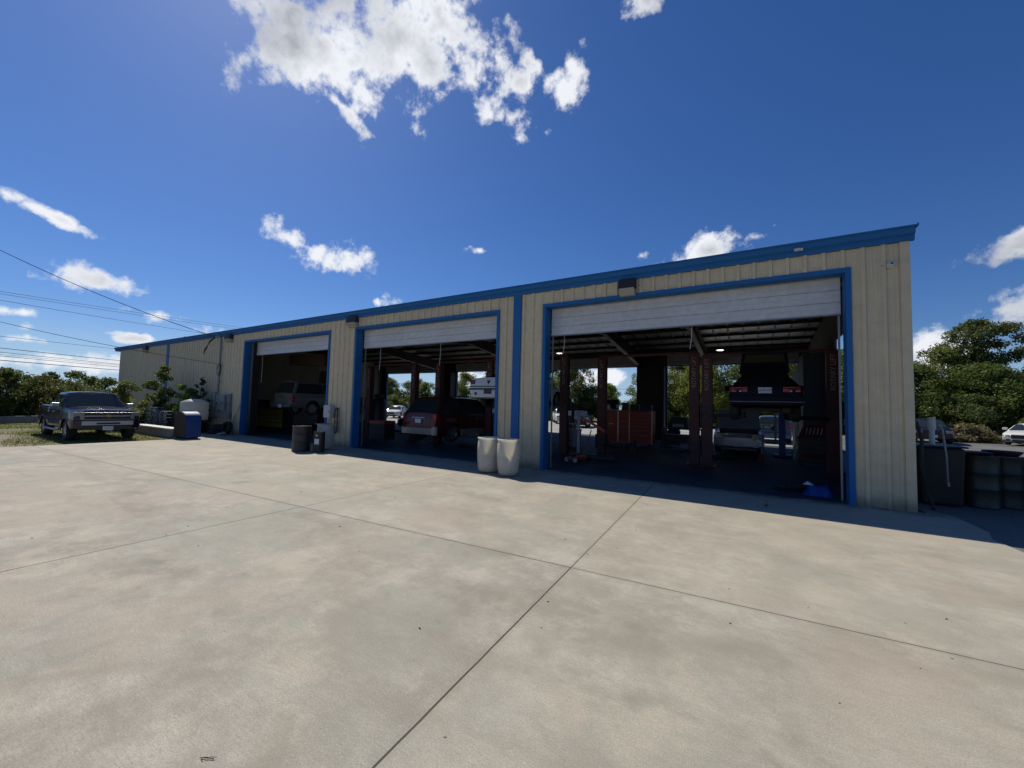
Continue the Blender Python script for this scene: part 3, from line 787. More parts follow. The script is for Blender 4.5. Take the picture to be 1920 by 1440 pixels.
    if detail:
        bb = S.get('doors', [(-.95, .0), (.04, .95)])
        for s in (-1, 1):
            for a, b2 in bb:
                z0, z1 = zb + .16, interp(top, (a + b2) / 2) - .085
                d = MB().box(a, b2, s * (hw - .04) if s > 0 else -hw - .004, hw + .004 if s > 0 else -hw + .04, z0, z1).build('door', pm, t, bevel=.008)
                MB().box(a + .05, a + .22, (hw + .004) if s > 0 else -hw - .035, hw + .035 if s > 0 else -hw - .004, z1 - .12, z1 - .085).build('door_handle', S.get('handlemat', pm), d, bevel=.006)
            mx = S.get('mirror', xb1 - .45)
            MB().box(mx - .1, mx + .08, s * (hw - .02) if s > 0 else -hw - .22, hw + .22 if s > 0 else -hw + .02, belt + .03, belt + .20).build('mirror', S.get('mirrormat', pm), t, bevel=.03)
            if S.get('flare'):
                for ax in (S['ax'], S['bx']):
                    MB().tube([(ax + (r + .07) * math.cos(a), s * (hw - .004), r + (r + .07) * math.sin(a)) for a in np.linspace(-.12, math.pi + .12, 18)], .022, 6).build('fender_flare', pm, t)
    # items on the ends: (name, material, end, y0, y1, z0, z1, proud, sweep, mirrored)
    for it in S.get('ends', []):
        nm, mt, e, y0, y1, z0, z1, pr, sw, mir = it
        for s in ((1, -1) if mir else (1,)):
            xa = e * (hx + pr); dep = .16
            P = []; yo = min(y1, wid(hx) + .004) if y0 > 0 else y1; yb = min(y1 + .0, wid(hx - .16) + .006) if y0 > 0 else y1
            sw = min(sw, .03) if nm != 'bumper_corner' else sw * .5
            for z in (z0, z1):
                for y, x in ((y0, xa), (yo, xa - e * sw)):
                    P.append((x, s * y, z))
                for y, x in ((yb, xa - e * dep), (y0, xa - e * dep)):
                    P.append((x, s * y, z))
            MB().hexa(P).build(nm, M[mt], t, bevel=.008)
    return t

def plate(par, x, z, txt, mat='plate', tm='darkblue', s=1, y=0):
    p = MB().box(x - .006, x + .006, y - .155, y + .155, z - .078, z + .078).build('license_plate', M[mat], par, bevel=.004)
    if txt:
        text_mesh('plate_number', txt, .078, M[tm], p, (x + s * .008, y, z - .004), (R(90), 0, R(90) if s > 0 else R(-90)), .003)
    return p

SEDAN = dict(L=4.7, W=1.82, zb=.22, r=.33, ax=1.42, bx=-1.32, top=[(-2.35, .80), (-2.25, .94), (-1.6, .97), (1.0, .95), (2.0, .82), (2.25, .74), (2.35, .62)],
             cab=(-1.75, -.85, .3, 1.1, .93, 1.42, .60), pillars=[-.25], cpil=.3,
             ends=[('headlight', 'lampglass', 1, .55, .86, .58, .72, .0, .22, True), ('grille', 'blackp', 1, -.42, .42, .48, .68, .015, 0, False),
                   ('lower_grille', 'blackp', 1, -.6, .6, .28, .40, .012, 0, False),
                   ('taillight', 'redlens', -1, .50, .86, .70, .86, .0, .1, True), ('bumper', 'blackp', -1, -.6, .6, .28, .36, .012, 0, False)])
SUV = dict(L=4.75, W=1.88, zb=.28, r=.36, ax=1.42, bx=-1.35, top=[(-2.37, .85), (-2.3, 1.05), (1.0, 1.06), (2.0, .98), (2.28, .88), (2.37, .7)],
           cab=(-2.25, -1.95, .35, 1.1, 1.04, 1.70, .68), pillars=[-1.25, -.2], cpil=.15,
           ends=[('headlight', 'lampglass', 1, .55, .88, .70, .88, .0, .22, True), ('grille', 'blackp', 1, -.48, .48, .58, .84, .015, 0, False),
                 ('lower_grille', 'blackp', 1, -.6, .6, .36, .5, .012, 0, False), ('taillight', 'redlens', -1, .66, .90, .80, 1.05, .0, .1, True)])
def spec(b, **k):
    d = dict(b); d.update(k); return d

# navy pickup parked on the grass
TR = dict(L=5.85, W=2.03, zb=.42, r=.41, tw=.28, gap=.09, ax=1.98, bx=-1.70, taper=.06, crown=.05,
          top=[(-2.925, .75), (-2.9, 1.34), (-.86, 1.34), (-.80, 1.28), (1.2, 1.28), (1.6, 1.27), (2.6, 1.20), (2.82, 1.16), (2.925, .98)],
          cab=(-.84, -.72, .50, 1.22, 1.26, 1.90, .74), pillars=[-.02], cpil=.10, bed=(-2.82, -.92, .72), flare=True, spokes=5,
          doors=[(-.72, .10), (.14, 1.14)], mirror=.95, mirrormat=M['chrome'], handlemat=M['chrome'], rimmat=M['rim'],
          ends=[('headlight', 'lens', 1, .66, .99, .84, 1.13, .012, .03, True),
                ('grille', 'blackp', 1, -.64, .64, .84, 1.12, .02, 0, False),
                ('bumper', 'chrome', 1, -.74, .74, .62, .79, .09, 0, False), ('bumper_corner', 'navy', 1, .70, 1.0, .50, .80, .07, .18, True),
                ('bumper_slot', 'black', 1, -.34, .34, .655, .725, .10, 0, False), ('valance', 'black', 1, -.80, .80, .44, .59, .03, .0, False),
                ('taillight', 'redlens', -1, .84, 1.0, .95, 1.25, .0, .04, True), ('rear_bumper', 'chrome', -1, -.95, .95, .50, .70, .1, 0, False)])
tr = vehicle('pickup_truck', 'dark navy crew cab pickup with chrome grille parked on the grass at left', 'pickup truck', (-24.85, -4.66, -.03), R(-1.0), TR, M['navy'])
g = [c for c in tr.children if c.name.startswith('grille')][0]
for z0, z1 in ((.958, 1.005), (.84, .862), (1.10, 1.122)):
    MB().box(2.946, 2.985, -.66, .66, z0, z1).build('chrome_bar', M['chrome'], g, bevel=.008)
bow = [(-.13, -.02), (-.055, -.02), (-.045, -.05), (.075, -.05), (.065, -.02), (.14, -.02), (.12, .025), (.05, .025), (.04, .05), (-.08, .05), (-.07, .025), (-.15, .025)]
MB().prism([(y, .982 + z) for y, z in bow], 'x', 2.98, 3.0).build('emblem', M['gold'], g)
for s in (-1, 1):
    MB().tube([(-.8, s * 1.02, .42), (-.7, s * 1.09, .40), (1.2, s * 1.09, .40), (1.3, s * 1.02, .42)], .04, 8).build('running_board', M['chrome'], tr, smooth=40)
plate(tr, 2.985, .50, None)
MB().box(1.12, 1.2, -.6, .1, 1.31, 1.325).build('wiper', M['black'], tr)

# pale pickup with a canopy, on the lift in the far bay
PS = dict(L=5.0, W=1.72, zb=.40, r=.37, tw=.24, gap=.09, ax=1.55, bx=-1.35, taper=.05, top=[(-2.5, .55), (-2.47, 1.14), (.9, 1.14), (2.2, 1.05), (2.45, .95), (2.5, .8)],
          cab=(-2.42, -2.18, .25, .85, 1.13, 1.78, .66), pillars=[-.75, -.2], cpil=.14, flare=True, spokes=6, doors=[(-.6, .7)],
          ends=[('tailgate', 'sage', -1, -.64, .64, .62, 1.08, .012, 0, False), ('taillight', 'redlens', -1, .67, .86, .68, .98, .0, .05, True),
                ('rear_bumper', 'chrome', -1, .26, .82, .44, .58, .12, .0, True), ('bumper_step', 'black', -1, -.26, .26, .42, .56, .10, 0, False)])
ps = vehicle('camper_pickup', 'pale pickup with a matching canopy raised on the lift in the far bay', 'pickup truck', (-20.75, 1.45 + 2.5, .96), R(90), PS, M['sage'])
plate(ps, -2.61, .50, None, s=-1)
MB().box(-2.53, -2.51, -.1, .1, .95, 1.02).build('tailgate_handle', M['black'], ps)

# maroon van with pale lower body
VS = dict(L=4.9, W=1.9, zb=.26, r=.35, tw=.23, ax=1.5, bx=-1.45, taper=.10, top=[(-2.45, .80), (-2.4, 1.12), (1.2, 1.08), (2.1, .95), (2.35, .85), (2.45, .7)],
          cab=(-2.36, -1.85, .45, 1.6, 1.08, 1.76, .68), pillars=[-1.05, .1], cpil=.16, doors=[(-1.0, .0), (.06, 1.05)], spokes=5,
          ends=[('taillight', 'redlens', -1, .72, .90, .80, 1.12, .0, .1, True), ('bumper', 'tan', -1, -.78, .78, .34, .58, .10, .0, False), ('bumper_corner', 'tan', -1, .78, .97, .32, .64, .10, .30, True),
                ('chrome_strip', 'chrome', -1, -.34, .34, .94, .99, .03, 0, False), ('plate_recess', 'maroon', -1, -.25, .25, .74, .93, .008, 0, False)])
vn = vehicle('minivan', 'maroon van with pale bumper standing in the middle bay', 'van', (-11.0, 1.25 + 2.45, .25), R(90), VS, M['maroon'])
plate(vn, -2.475, .84, None, s=-1)
for s in (-1, 1):
    MB().box(-1.0, 1.05, s * .935 if s > 0 else -.958, .958 if s > 0 else -.935, .27, .52).build('side_cladding', M['tan'], vn, bevel=.01)
    MB().tube([(-1.8, s * .60, 1.78), (-1.7, s * .60, 1.84), (.2, s * .60, 1.84), (.3, s * .60, 1.78)], .016, 6).build('roof_rail', M['blackp'], vn)
MB().tube([(-2.33, .0, 1.17), (-2.2, .32, 1.42)], .008, 5).build('rear_wiper', M['black'], vn)

# white coupe high on its lift
CS = spec(SEDAN, W=1.80, cab=(-1.95, -.7, .2, 1.0, .93, 1.36, .56), pillars=[-.3], zb=.30, doors=[(-.55, .85)], top=[(-2.35, .85), (-2.3, 1.0), (-1.6, 1.03), (1.0, .95), (2.0, .82), (2.25, .74), (2.35, .62)],
          ends=[('taillight', 'black', -1, .58, .78, .80, .95, .012, .0, True), ('trim_strip', 'black', -1, -.86, .86, .705, .735, .03, .0, False), ('bumper_groove', 'black', -1, -.84, .84, .61, .66, .025, 0, False),
                ('bumper', 'carwhite', -1, -.72, .72, .34, .60, .04, .0, False), ('reflector', 'blackp', -1, .46, .56, .42, .52, .05, 0, True)])
cs = vehicle('white_coupe', 'white coupe held high on the lift in the middle bay, seen from behind', 'car', (-7.78, 1.25 + 2.35, 1.68), R(90), CS, M['carwhite'])
plate(cs, -2.41, .54, None, mat='plate_d', s=-1)
q = [c for c in cs.children if c.name.startswith('taillight')]
for o in q:
    sgn = 1 if sum(v.co.y for v in o.data.vertices) > 0 else -1
    for k in range(3):
        MB().box(-2.375, -2.363, sgn * (.61 + k * .06), sgn * (.61 + k * .06) + .028, .82, .93).build('light_bar', M['redlens'], o)
sh = [(-.055, .05), (.055, .05), (.05, -.02), (0, -.08), (-.05, -.02)]
MB().prism([(y, .88 + z) for y, z in sh], 'x', -2.362, -2.35).build('emblem', M['black'], cs)

# dark hatchback on the nearest lift, hatch open
HS = spec(SEDAN, W=1.74, L=4.5, zb=.38, ax=1.35, bx=-1.25, r=.31, top=[(-2.25, .84), (-2.2, .93), (-1.5, .95), (1.0, .93), (1.9, .82), (2.15, .74), (2.25, .62)],
          cab=(-2.0, -1.15, .2, 1.0, .91, 1.36, .56), rearglass=False, pillars=[-.35],
          ends=[('taillight', 'redlens', -1, .40, .84, .78, .88, .010, .03, True), ('light_band', 'redlens', -1, .40, .84, .885, .925, .008, .03, True), ('amber_lens', 'amber', -1, .66, .80, .785, .83, .022, .0, True),
                ('bumper', 'hatchblue', -1, -.84, .84, .44, .68, .07, .0, False), ('bumper_strip', 'grey_metal', -1, -.85, .85, .515, .535, .08, 0, False), ('lens_divider', 'plate', -1, .54, .60, .785, .83, .022, 0, True)])
hb = vehicle('hatchback', 'dark blue hatchback on the nearest lift with its rear hatch open', 'car', (.31, 2.45 + 2.25, 1.50), R(90), HS, M['hatchblue'])
plate(hb, -2.275, .83, 'SMM-492', s=-1)
mb = MB(); mb.hexa([(-1.18, -.62, 1.36), (-1.18, .62, 1.36), (-1.92, .52, 1.86), (-1.92, -.52, 1.86), (-1.18, -.62, 1.40), (-1.18, .62, 1.40), (-1.94, .52, 1.90), (-1.94, -.52, 1.90)])
hl = mb.build('hatch_lid', M['hatchblue'], hb, bevel=.01)
MB().panel([(-1.62, -.50, 1.64), (-1.62, .50, 1.64), (-1.90, .44, 1.83), (-1.90, -.44, 1.83)], .012).build('lining', M['lining'], hl)
MB().panel([(-2.02, -.66, .97), (-2.02, .66, .97), (-1.22, .54, 1.36), (-1.22, -.54, 1.36)][::-1], .01).build('cargo_shade_panel', M['blackp'], hb)  # black sheet stands in for the shaded inside of the open hatch
for s in (-1, 1): MB().tube([(-1.9, s * .56, .98), (-1.6, s * .54, 1.62)], .012, 5).build('gas_strut', M['black'], hb)
mb = MB(); mb.tube([(-2.1, -.5, .33), (-1.6, -.5, .33), (-.5, -.3, .3), (1.0, -.2, .3)], .035, 8); mb.cyl((-1.9, -.5, .33), (-1.4, -.5, .33), .1, n=12)
mb.box(-1.35, -1.15, -.6, .6, .28, .36); mb.box(-.9, .9, -.5, .5, .33, .38)
mb.build('exhaust', M['rust'], hb)

# silver sedan nose towards the door, hood up
SS = spec(SEDAN, W=1.74, bay=(1.18, 2.1, .4), ends=[('headlight', 'lampglass', 1, .46, .80, .56, .80, .012, .03, True), ('bumper', 'silver', 1, -.66, .66, .36, .52, .06, .0, False), ('bumper_corner', 'silver', 1, .66, .87, .34, .52, .06, .22, True),
        ('lower_grille', 'blackp', 1, -.5, .5, .25, .33, .03, 0, False), ('taillight', 'redlens', -1, .5, .86, .7, .86, 0, .1, True)])
ss = vehicle('silver_sedan', 'silver sedan facing out at the back of the nearest bay with hood up', 'car', (-.45, 7.4 + 2.35, .10), R(-90), SS, M['silver'])
MB().hexa([(1.12, -.74, .96), (1.12, .74, .96), (1.55, .70, 1.72), (1.55, -.70, 1.72), (1.08, -.74, .98), (1.08, .74, .98), (1.51, .70, 1.74), (1.51, -.70, 1.74)]).build('hood', M['silver'], ss, bevel=.008)
mb = MB(); mb.box(1.35, 1.95, -.35, .3, .42, .78); mb.box(1.3, 1.6, .35, .55, .5, .82); mb.cyl((1.3, -.3, .82), (1.9, -.3, .82), .05)
mb.build('engine', M['steel_dark'], ss, bevel=.02)
plate(ss, 2.425, .40, None)

# light blue car outside the rear opening
LB = spec(SUV, W=1.80, cab=(-2.25, -1.9, .35, 1.15, 1.02, 1.52, .64))
lb = vehicle('light_blue_car', 'light blue car with an oval emblem outside behind the hatchback', 'car', (1.05, 16.6 + 2.37, 0), R(90), spec(LB, ends=[('bumper', 'ltblue', -1, -.82, .82, .36, .6, .07, .0, False), ('taillight', 'redlens', -1, .66, .88, .8, 1.0, 0, .08, True)]), M['ltblue'])
MB().lathe([(0, -2.40), (.14, -2.40), (.15, -2.38), (0, -2.37)], (0, 0, .88), 'x', 20).build('emblem', M['black'], lb)

vehicle('black_car', 'black car standing deep inside the middle bay left of the maroon van', 'car', (-19.0, 10.5, .0), R(-80), SEDAN, M['carblack'])
# parked cars on the lots
vehicle('white_suv', 'white SUV parked behind the workshop, seen between rails at left of the nearest bay', 'car', (-17.6, 30, 0), R(-60), SUV, M['carwhite'])
vehicle('black_sedan', 'black sedan parked behind the workshop, seen between two red lift posts', 'car', (-13.5, 24.5, 0), R(-75), SEDAN, M['carblack'])
vehicle('bright_car', 'white car standing behind the workshop seen past the maroon van', 'car', (-36.5, 24.0, 0), R(-60), SEDAN, M['carwhite'])
BS = spec(SUV, L=4.6, W=1.85, cab=(-2.1, -1.3, .3, 1.05, 1.0, 1.56, .62), pillars=[-.3], top=[(-2.3, .85), (-2.25, 1.0), (1.0, 1.0), (2.0, .93), (2.2, .85), (2.3, .7)],
          ends=[('headlight', 'lampglass', 1, .52, .86, .68, .84, .01, .2, True), ('grille', 'black', 1, -.48, .48, .55, .84, .02, 0, False), ('lower_grille', 'blackp', 1, -.6, .6, .34, .46, .012, 0, False),
                ('taillight', 'redlens', -1, .66, .9, .8, 1.0, 0, .1, True)])
bs = vehicle('dark_suv', 'dark car facing the camera in front of the trees, behind the white pipe', 'car', (10.2, 27.6, 0), R(-98), BS, M['carblack'])
plate(bs, 2.33, .5, None)
vehicle('dark_sedan', 'dark sedan mostly hidden at the corner of the workshop beside another dark car', 'car', (8.4, 29.5, 0), R(-80), SEDAN, M['darkblue'])
WS = spec(SEDAN, cab=(-1.75, -.85, .3, 1.1, .93, 1.40, .60), ends=[('headlight', 'lampglass', 1, .56, .88, .56, .68, .012, .24, True), ('grille', 'black', 1, -.48, .48, .46, .70, .03, .05, False),
          ('side_intake', 'black', 1, .52, .80, .28, .42, .02, .12, True), ('lower_grille', 'black', 1, -.45, .45, .26, .38, .025, 0, False), ('taillight', 'redlens', -1, .5, .86, .7, .86, 0, .1, True)])
ws = vehicle('white_sedan', 'white sedan with a dark wide grille parked at the right edge', 'car', (15.85, 30.2, 0), R(-120), WS, M['carwhite'])
# ------------------------------------------------------------ foliage
def leaf_mesh(name, clumps, n, size, mat, seed, up=.35):
    rng = np.random.default_rng(seed)
    cl = np.array(clumps, float)            # x y z rx ry rz
    wgt = cl[:, 3] * cl[:, 4] * cl[:, 5]; wgt = wgt ** .8; wgt /= wgt.sum()
    idx = rng.choice(len(cl), n, p=wgt); c = cl[idx]
    d = rng.normal(size=(n, 3)); d /= np.linalg.norm(d, axis=1)[:, None]
    rad = rng.random(n) ** .38 * (1 + .22 * rng.normal(size=n) * (rng.random(n) < .25))
    P = c[:, :3] + d * c[:, 3:6] * rad[:, None]
    nn = d * .7 + rng.normal(size=(n, 3)) * .7; nn[:, 2] += up; nn /= np.linalg.norm(nn, axis=1)[:, None]
    t = np.cross(nn, rng.normal(size=(n, 3))); t /= np.linalg.norm(t, axis=1)[:, None]
    b = np.cross(nn, t)
    s = size * (.6 + .8 * rng.random(n))[:, None]
    V = np.stack([P - t * s, P - b * s * .42 - t * s * .1, P + t * s, P + b * s * .42 - t * s * .1], 1).reshape(-1, 3)
    V[:, 2] = np.maximum(V[:, 2], .02)
    me = bpy.data.meshes.new(name)
    me.vertices.add(4 * n); me.vertices.foreach_set('co', V.ravel())
    me.loops.add(4 * n); me.loops.foreach_set('vertex_index', np.arange(4 * n))
    me.polygons.add(n); me.polygons.foreach_set('loop_start', np.arange(0, 4 * n, 4)); me.polygons.foreach_set('loop_total', np.full(n, 4))
    me.update(); me.materials.append(mat); return me

def crown(h, w, z0, seed, k=34, cs=.30, shape=1.0, lean=(0, 0)):
    r = random.Random(seed); out = []
    for i in range(k):
        z = z0 + (h - z0) * (i + .5) / k; q = (z - z0) / (h - z0)
        env = w * (math.sin(math.pi * min(1, q * .86 + .14)) ** (.55 * shape))
        a = r.uniform(0, 6.28); rr = env * math.sqrt(r.random()) * .88
        s = w * cs * r.uniform(.65, 1.25) * (1.1 - .45 * q)
        out.append((rr * math.cos(a) + lean[0] * q, rr * math.sin(a) + lean[1] * q, min(z, h - s * .55), s, s, s * .75))
    return out

def tree(name, label, cat, loc, h, w, z0, n, size, mat, seed, k=34, cs=.30, shape=1., lean=(0, 0), group=None, trunk=.16, rz=0):
    t = thing(name, label, cat, loc, rz, group)
    cl = crown(h, w, z0, seed, k, cs, shape, lean)
    o = bpy.data.objects.new('crown', leaf_mesh('crown', cl, n, size, M[mat], seed)); C.objects.link(o); o.parent = t
    mb = MB(); r = random.Random(seed)
    mb.tube([(0, 0, -.1), (.05, .03, z0 * .6 + .1), (lean[0] * .3, lean[1] * .3, lerp(z0, h, .35)), (lean[0] * .7, lean[1] * .7, lerp(z0, h, .8))], [trunk, trunk * .8, trunk * .55, trunk * .15], 8)
    for i in range(7):
        c = cl[int(len(cl) * (i + .6) / 7.5)]; zb = lerp(z0 * .7, c[2], .55)
        b0 = Vector((lean[0] * .3 * zb / h, lean[1] * .3 * zb / h, zb)); e = Vector(c[:3])
        mb.tube([b0, (b0 + e) / 2 + Vector((0, 0, .06 * h)), e], [trunk * .45, trunk * .28, trunk * .07], 6)
    mb.build('trunk', M['bark'], t, smooth=60)
    return t

P_ = {}
def proto(key, *a, **k):
    P_[key] = tree(*a, **k); return P_[key]
GB = 'trees along the far side of the rear lot'
# distinct trees first, then copies of them along the belt
big = proto('big', 'tall_tree', 'tall dark tree with a crown leaning right, above all the others at right', 'tree', (16.9, 42.5, 0), 10.6, 3.5, 3.8, 24000, .125, 'leafB', 11, k=70, cs=.25, shape=.8, lean=(1.2, 0), trunk=.32)
tA = proto('A', 'broad_tree', 'broad mid green tree in the tree line behind the workshop', 'tree', (-20.2, 40, 0), 7.6, 3.6, .5, 22000, .13, 'leafA', 21, k=70, trunk=.2, group=GB)
tB = proto('B', 'dark_tree', 'dark green tree in the tree line behind the workshop', 'tree', (-24.5, 42, 0), 7.9, 3.4, .4, 22000, .125, 'leafB', 22, k=70, trunk=.2, group=GB)
tC = proto('C', 'yellow_tree', 'sunlit yellow green tree in the tree line behind the workshop', 'tree', (-3.6, 36, 0), 8.4, 3.7, .3, 24000, .12, 'leafC', 23, k=76, trunk=.2, group=GB)
LA, LB_, LC = tA['label'], tB['label'], tC['label']
for x, y, s, k, rz in ((-60, 43, .85, 'B', 1), (-56, 40, .8, 'A', 2), (-51.5, 42, .85, 'B', 3), (-47, 40, .72, 'A', .5), (-42, 43, .62, 'B', 2.2), (-38.5, 40, .86, 'C', 1.7), (-34.5, 42, .95, 'A', 4), (-29.5, 40, .9, 'B', 5),
                    (-16.6, 42, .62, 'B', 2.9), (-11.0, 41, .86, 'A', 1.2), (-7.6, 39, 1.0, 'C', 2.5), (-5.4, 43, 1.1, 'A', 3.3), (-.4, 40, 1.0, 'A', 4.2), (2.2, 37, .95, 'C', .9), (4.8, 41, 1.1, 'B', 1.9),
                    (7.6, 39, 1.0, 'A', .2), (9.9, 42, .95, 'C', 3.8), (12.0, 38.5, .88, 'A', 5.3), (14.6, 41, .92, 'C', 2.1), (16.4, 38, .86, 'A', 1.4), (20.2, 39, .75, 'B', 4.6), (22.3, 38, .8, 'A', 3.1), (25.5, 40, .95, 'C', .7), (29, 39, 1., 'B', 2.4), (33, 41, .9, 'A', 5.8), (38, 40, 1., 'B', 1.1)):
    o = dup(P_[k], (x, y, 0), rz); o.scale = (s, s, s * (.98 + .06 * math.sin(x)))
bA = proto('bA', 'bush', 'low leafy bush at the foot of the far trees', 'bush', (-31, 36.5, 0), 3.4, 2.2, .0, 14000, .10, 'leafA', 31, k=36, cs=.4, trunk=.06, group='bushes in front of the far trees')
bB = proto('bB', 'bush', 'low dark bush at the foot of the far trees', 'bush', (-25, 37, 0), 3.2, 2.3, .0, 14000, .10, 'leafB', 32, k=36, cs=.4, trunk=.06, group='bushes in front of the far trees')
for i, (x, y, s) in enumerate(((-57, 38, 1), (-52, 37.5, .9), (-47, 38, 1), (-43, 37.5, .9), (-38, 37.5, 1), (-35, 37.6, .9), (-28, 37.5, 1.), (-21.5, 37, 1.), (-18.5, 37.4, .8), (-11, 37.6, .9), (-8.4, 36.6, 1), (-5, 36.4, .9), (-1.8, 37, 1.), (1.2, 36.6, 1.), (4.5, 36.8, 1.), (7.3, 36.2, 1), (10, 36.4, 1.1), (12.6, 36.6, 1.05), (15.2, 36, 1.1), (17.8, 36.6, 1.1), (20.5, 36, 1.05), (23.4, 37, 1), (27, 37, 1.1), (31, 37, 1))):
    o = dup(P_['bA' if i % 2 else 'bB'], (x, y, 0), i * 1.3); o.scale = (s, s, s)
tree('young_tree', 'light green small tree beside the gap in the tree line behind the workshop', 'tree', (-15.2, 38.5, 0), 4.6, 1.5, .4, 3000, .15, 'leafE', 41, k=22, cs=.36, trunk=.08)
# dry brush pile
for i, (x, y, h, lb) in enumerate(((12.4, 30.6, 1.55, 'tan dry brush heap beside the dark parked car at right'), (14.0, 31.4, 1.35, 'tan dry brush heap just left of the white parked sedan'))):
    t = thing('dry_brush', lb, 'brush heap', (x, y, -.02), i * 1.1)
    o = bpy.data.objects.new('twigs', leaf_mesh('twigs', [(0, 0, .3, 1.2, .9, .4), (.5, .2, .6, .8, .6, h * .45), (-.6, -.1, .5, .7, .6, h * .35)], 2600, .16, M['drybrush'], 50 + i)); C.objects.link(o); o.parent = t
# left side: hedge shrubs, trees, shrubs by the wall
hs = (( -38.8, -8.0, 3.5, 'B', 'darkest tall shrub at the far left edge of the picture'), (-39.4, -6.3, 3.55, 'B', 'second dark tall shrub from the left edge, with spiky top'), (-40.2, -4.9, 3.35, 'B', 'dark shrub with feathery top behind the pickup bed'),
      (-41.2, -3.5, 3.1, 'D', 'brownish shrub between the dark shrubs and the pickup cab'), (-43.0, -2.3, 2.9, 'D', 'low brownish shrub behind the roof of the pickup'), (-46.5, -1.0, 2.7, 'A', 'low green shrub behind the windshield of the pickup'),
      (-50, .6, 2.6, 'B', 'low dark shrub at the left corner of the workshop'))
for i, (x, y, h, mt, lb) in enumerate(hs):
    tree('shrub', lb, 'shrub', (x, y, -.03), h, 1.7, .0, 9000, .085, 'leaf' + mt, 60 + i, k=46, cs=.36, shape=.7, trunk=.07, group='shrubs beyond the low wall at left')
for i, (x, y, h, w, mt, lb) in enumerate(((-56.5, 1.6, 4.1, 1.6, 'A', 'light green tree rising above the pickup roof, right of the mast'), (-57.5, -.2, 3.9, 1.0, 'A', 'small sparse tree left of the light green tree above the pickup'), (-60, 4.2, 3.7, 1.8, 'B', 'dark tree crown touching the left corner of the workshop'),
                                          (-62, -3.5, 3.4, 2.0, 'B', 'dark tree behind the brownish shrubs at left'), (-58, -7.0, 4.0, 2.2, 'B', 'dark tree behind the leftmost shrubs'), (-64, 1.0, 3.3, 2.5, 'D', 'brownish tree far behind the pickup'))):
    tree('left_tree', lb, 'tree', (x, y, -.03), h, w * 1.3, .1, 6000, .12, 'leaf' + mt, 80 + i, k=40, cs=.34, trunk=.12).name = 'tree'
ws_ = ((-28.6, -2.3, 2.6, 1.05, 'C', 4200, 'yellowish green bush beside the stacked pallets, nearest the pickup'), (-27.9, -1.2, 3.5, .8, 'A', 3200, 'tallest leafy shrub against the wall behind the pallets'),
       (-25.8, -.85, 2.45, .8, 'E', 3000, 'bright green shrub right of the blue downspout'), (-25.1, -.45, 2.9, .35, 'B', 700, 'thin dark sapling behind the white tank'), (-24.6, -.5, 2.15, .45, 'D', 420, 'sparse brownish weed beside the white tank'))
for i, (x, y, h, w, mt, n, lb) in enumerate(ws_):
    tree('wall_shrub', lb, 'shrub', (x, y, -.03), h, w, .1, int(n * 1.4), .07, 'leaf' + mt, 100 + i, k=34, cs=.36, shape=.8, trunk=.03).name = 'shrub'

# grass tufts on the verge (one mass)
rng = np.random.default_rng(5); n = 26000
gx = rng.uniform(-37, -20.95, n); gy = rng.uniform(-9.5, -.8, n)
keep = (np.sin(gx * 1.3) + np.cos(gy * 1.7 + gx * .6) + rng.normal(size=n) * .8 + (gy + 6.4) * .9 > .3) & ~((gx > -25) & (gy > -2.4) & (gx > -24.6 + 0)) & ~((gx > -22.9) & (gy > -3.1))
gx, gy = gx[keep], gy[keep]; n = len(gx)
a = rng.uniform(0, 6.28, n); hh = rng.uniform(.03, .10, n); wd = .012
V = np.stack([np.stack([gx - wd * np.cos(a), gy - wd * np.sin(a), np.full(n, -.03)], 1), np.stack([gx + wd * np.cos(a), gy + wd * np.sin(a), np.full(n, -.03)], 1),
              np.stack([gx + rng.normal(size=n) * .03, gy + rng.normal(size=n) * .03, hh - .03], 1)], 1).reshape(-1, 3)
me = bpy.data.meshes.new('grass'); me.vertices.add(3 * n); me.vertices.foreach_set('co', V.ravel()); me.loops.add(3 * n); me.loops.foreach_set('vertex_index', np.arange(3 * n))
me.polygons.add(n); me.polygons.foreach_set('loop_start', np.arange(0, 3 * n, 3)); me.polygons.foreach_set('loop_total', np.full(n, 3)); me.update(); me.materials.append(M['grass'])
o = bpy.data.objects.new('grass', me); C.objects.link(o); tag(o, 'short patchy grass between the pickup and the concrete', 'grass', kind='stuff')

# ------------------------------------------------------------ left yard
t = thing('low_wall', 'long low concrete wall at the left edge in front of the hedge', 'wall', (-38.2, -4.5, -.03), 0)
mb = MB(); mb.hexa([(2.2, -6, 0), (2.35, -6, 0), (-1.65, 5, 0), (-1.8, 5, 0), (2.2, -6, .42), (2.35, -6, .42), (-1.65, 5, .42), (-1.8, 5, .42)])
mb.build('wall_body', M['block'], t, bevel=.02)
t = thing('concrete_planter', 'low concrete kerb wall with a white top beside the blue bin', 'kerb wall', (-24.0, -2.6, -.03))
MB().box(-2.4, 2.4, -.18, .18, 0, .36).build('body', M['block'], t, bevel=.01)
MB().box(-2.45, 2.45, -.24, .24, .362, .43).build('cap', M['whitep'], t, bevel=.01)
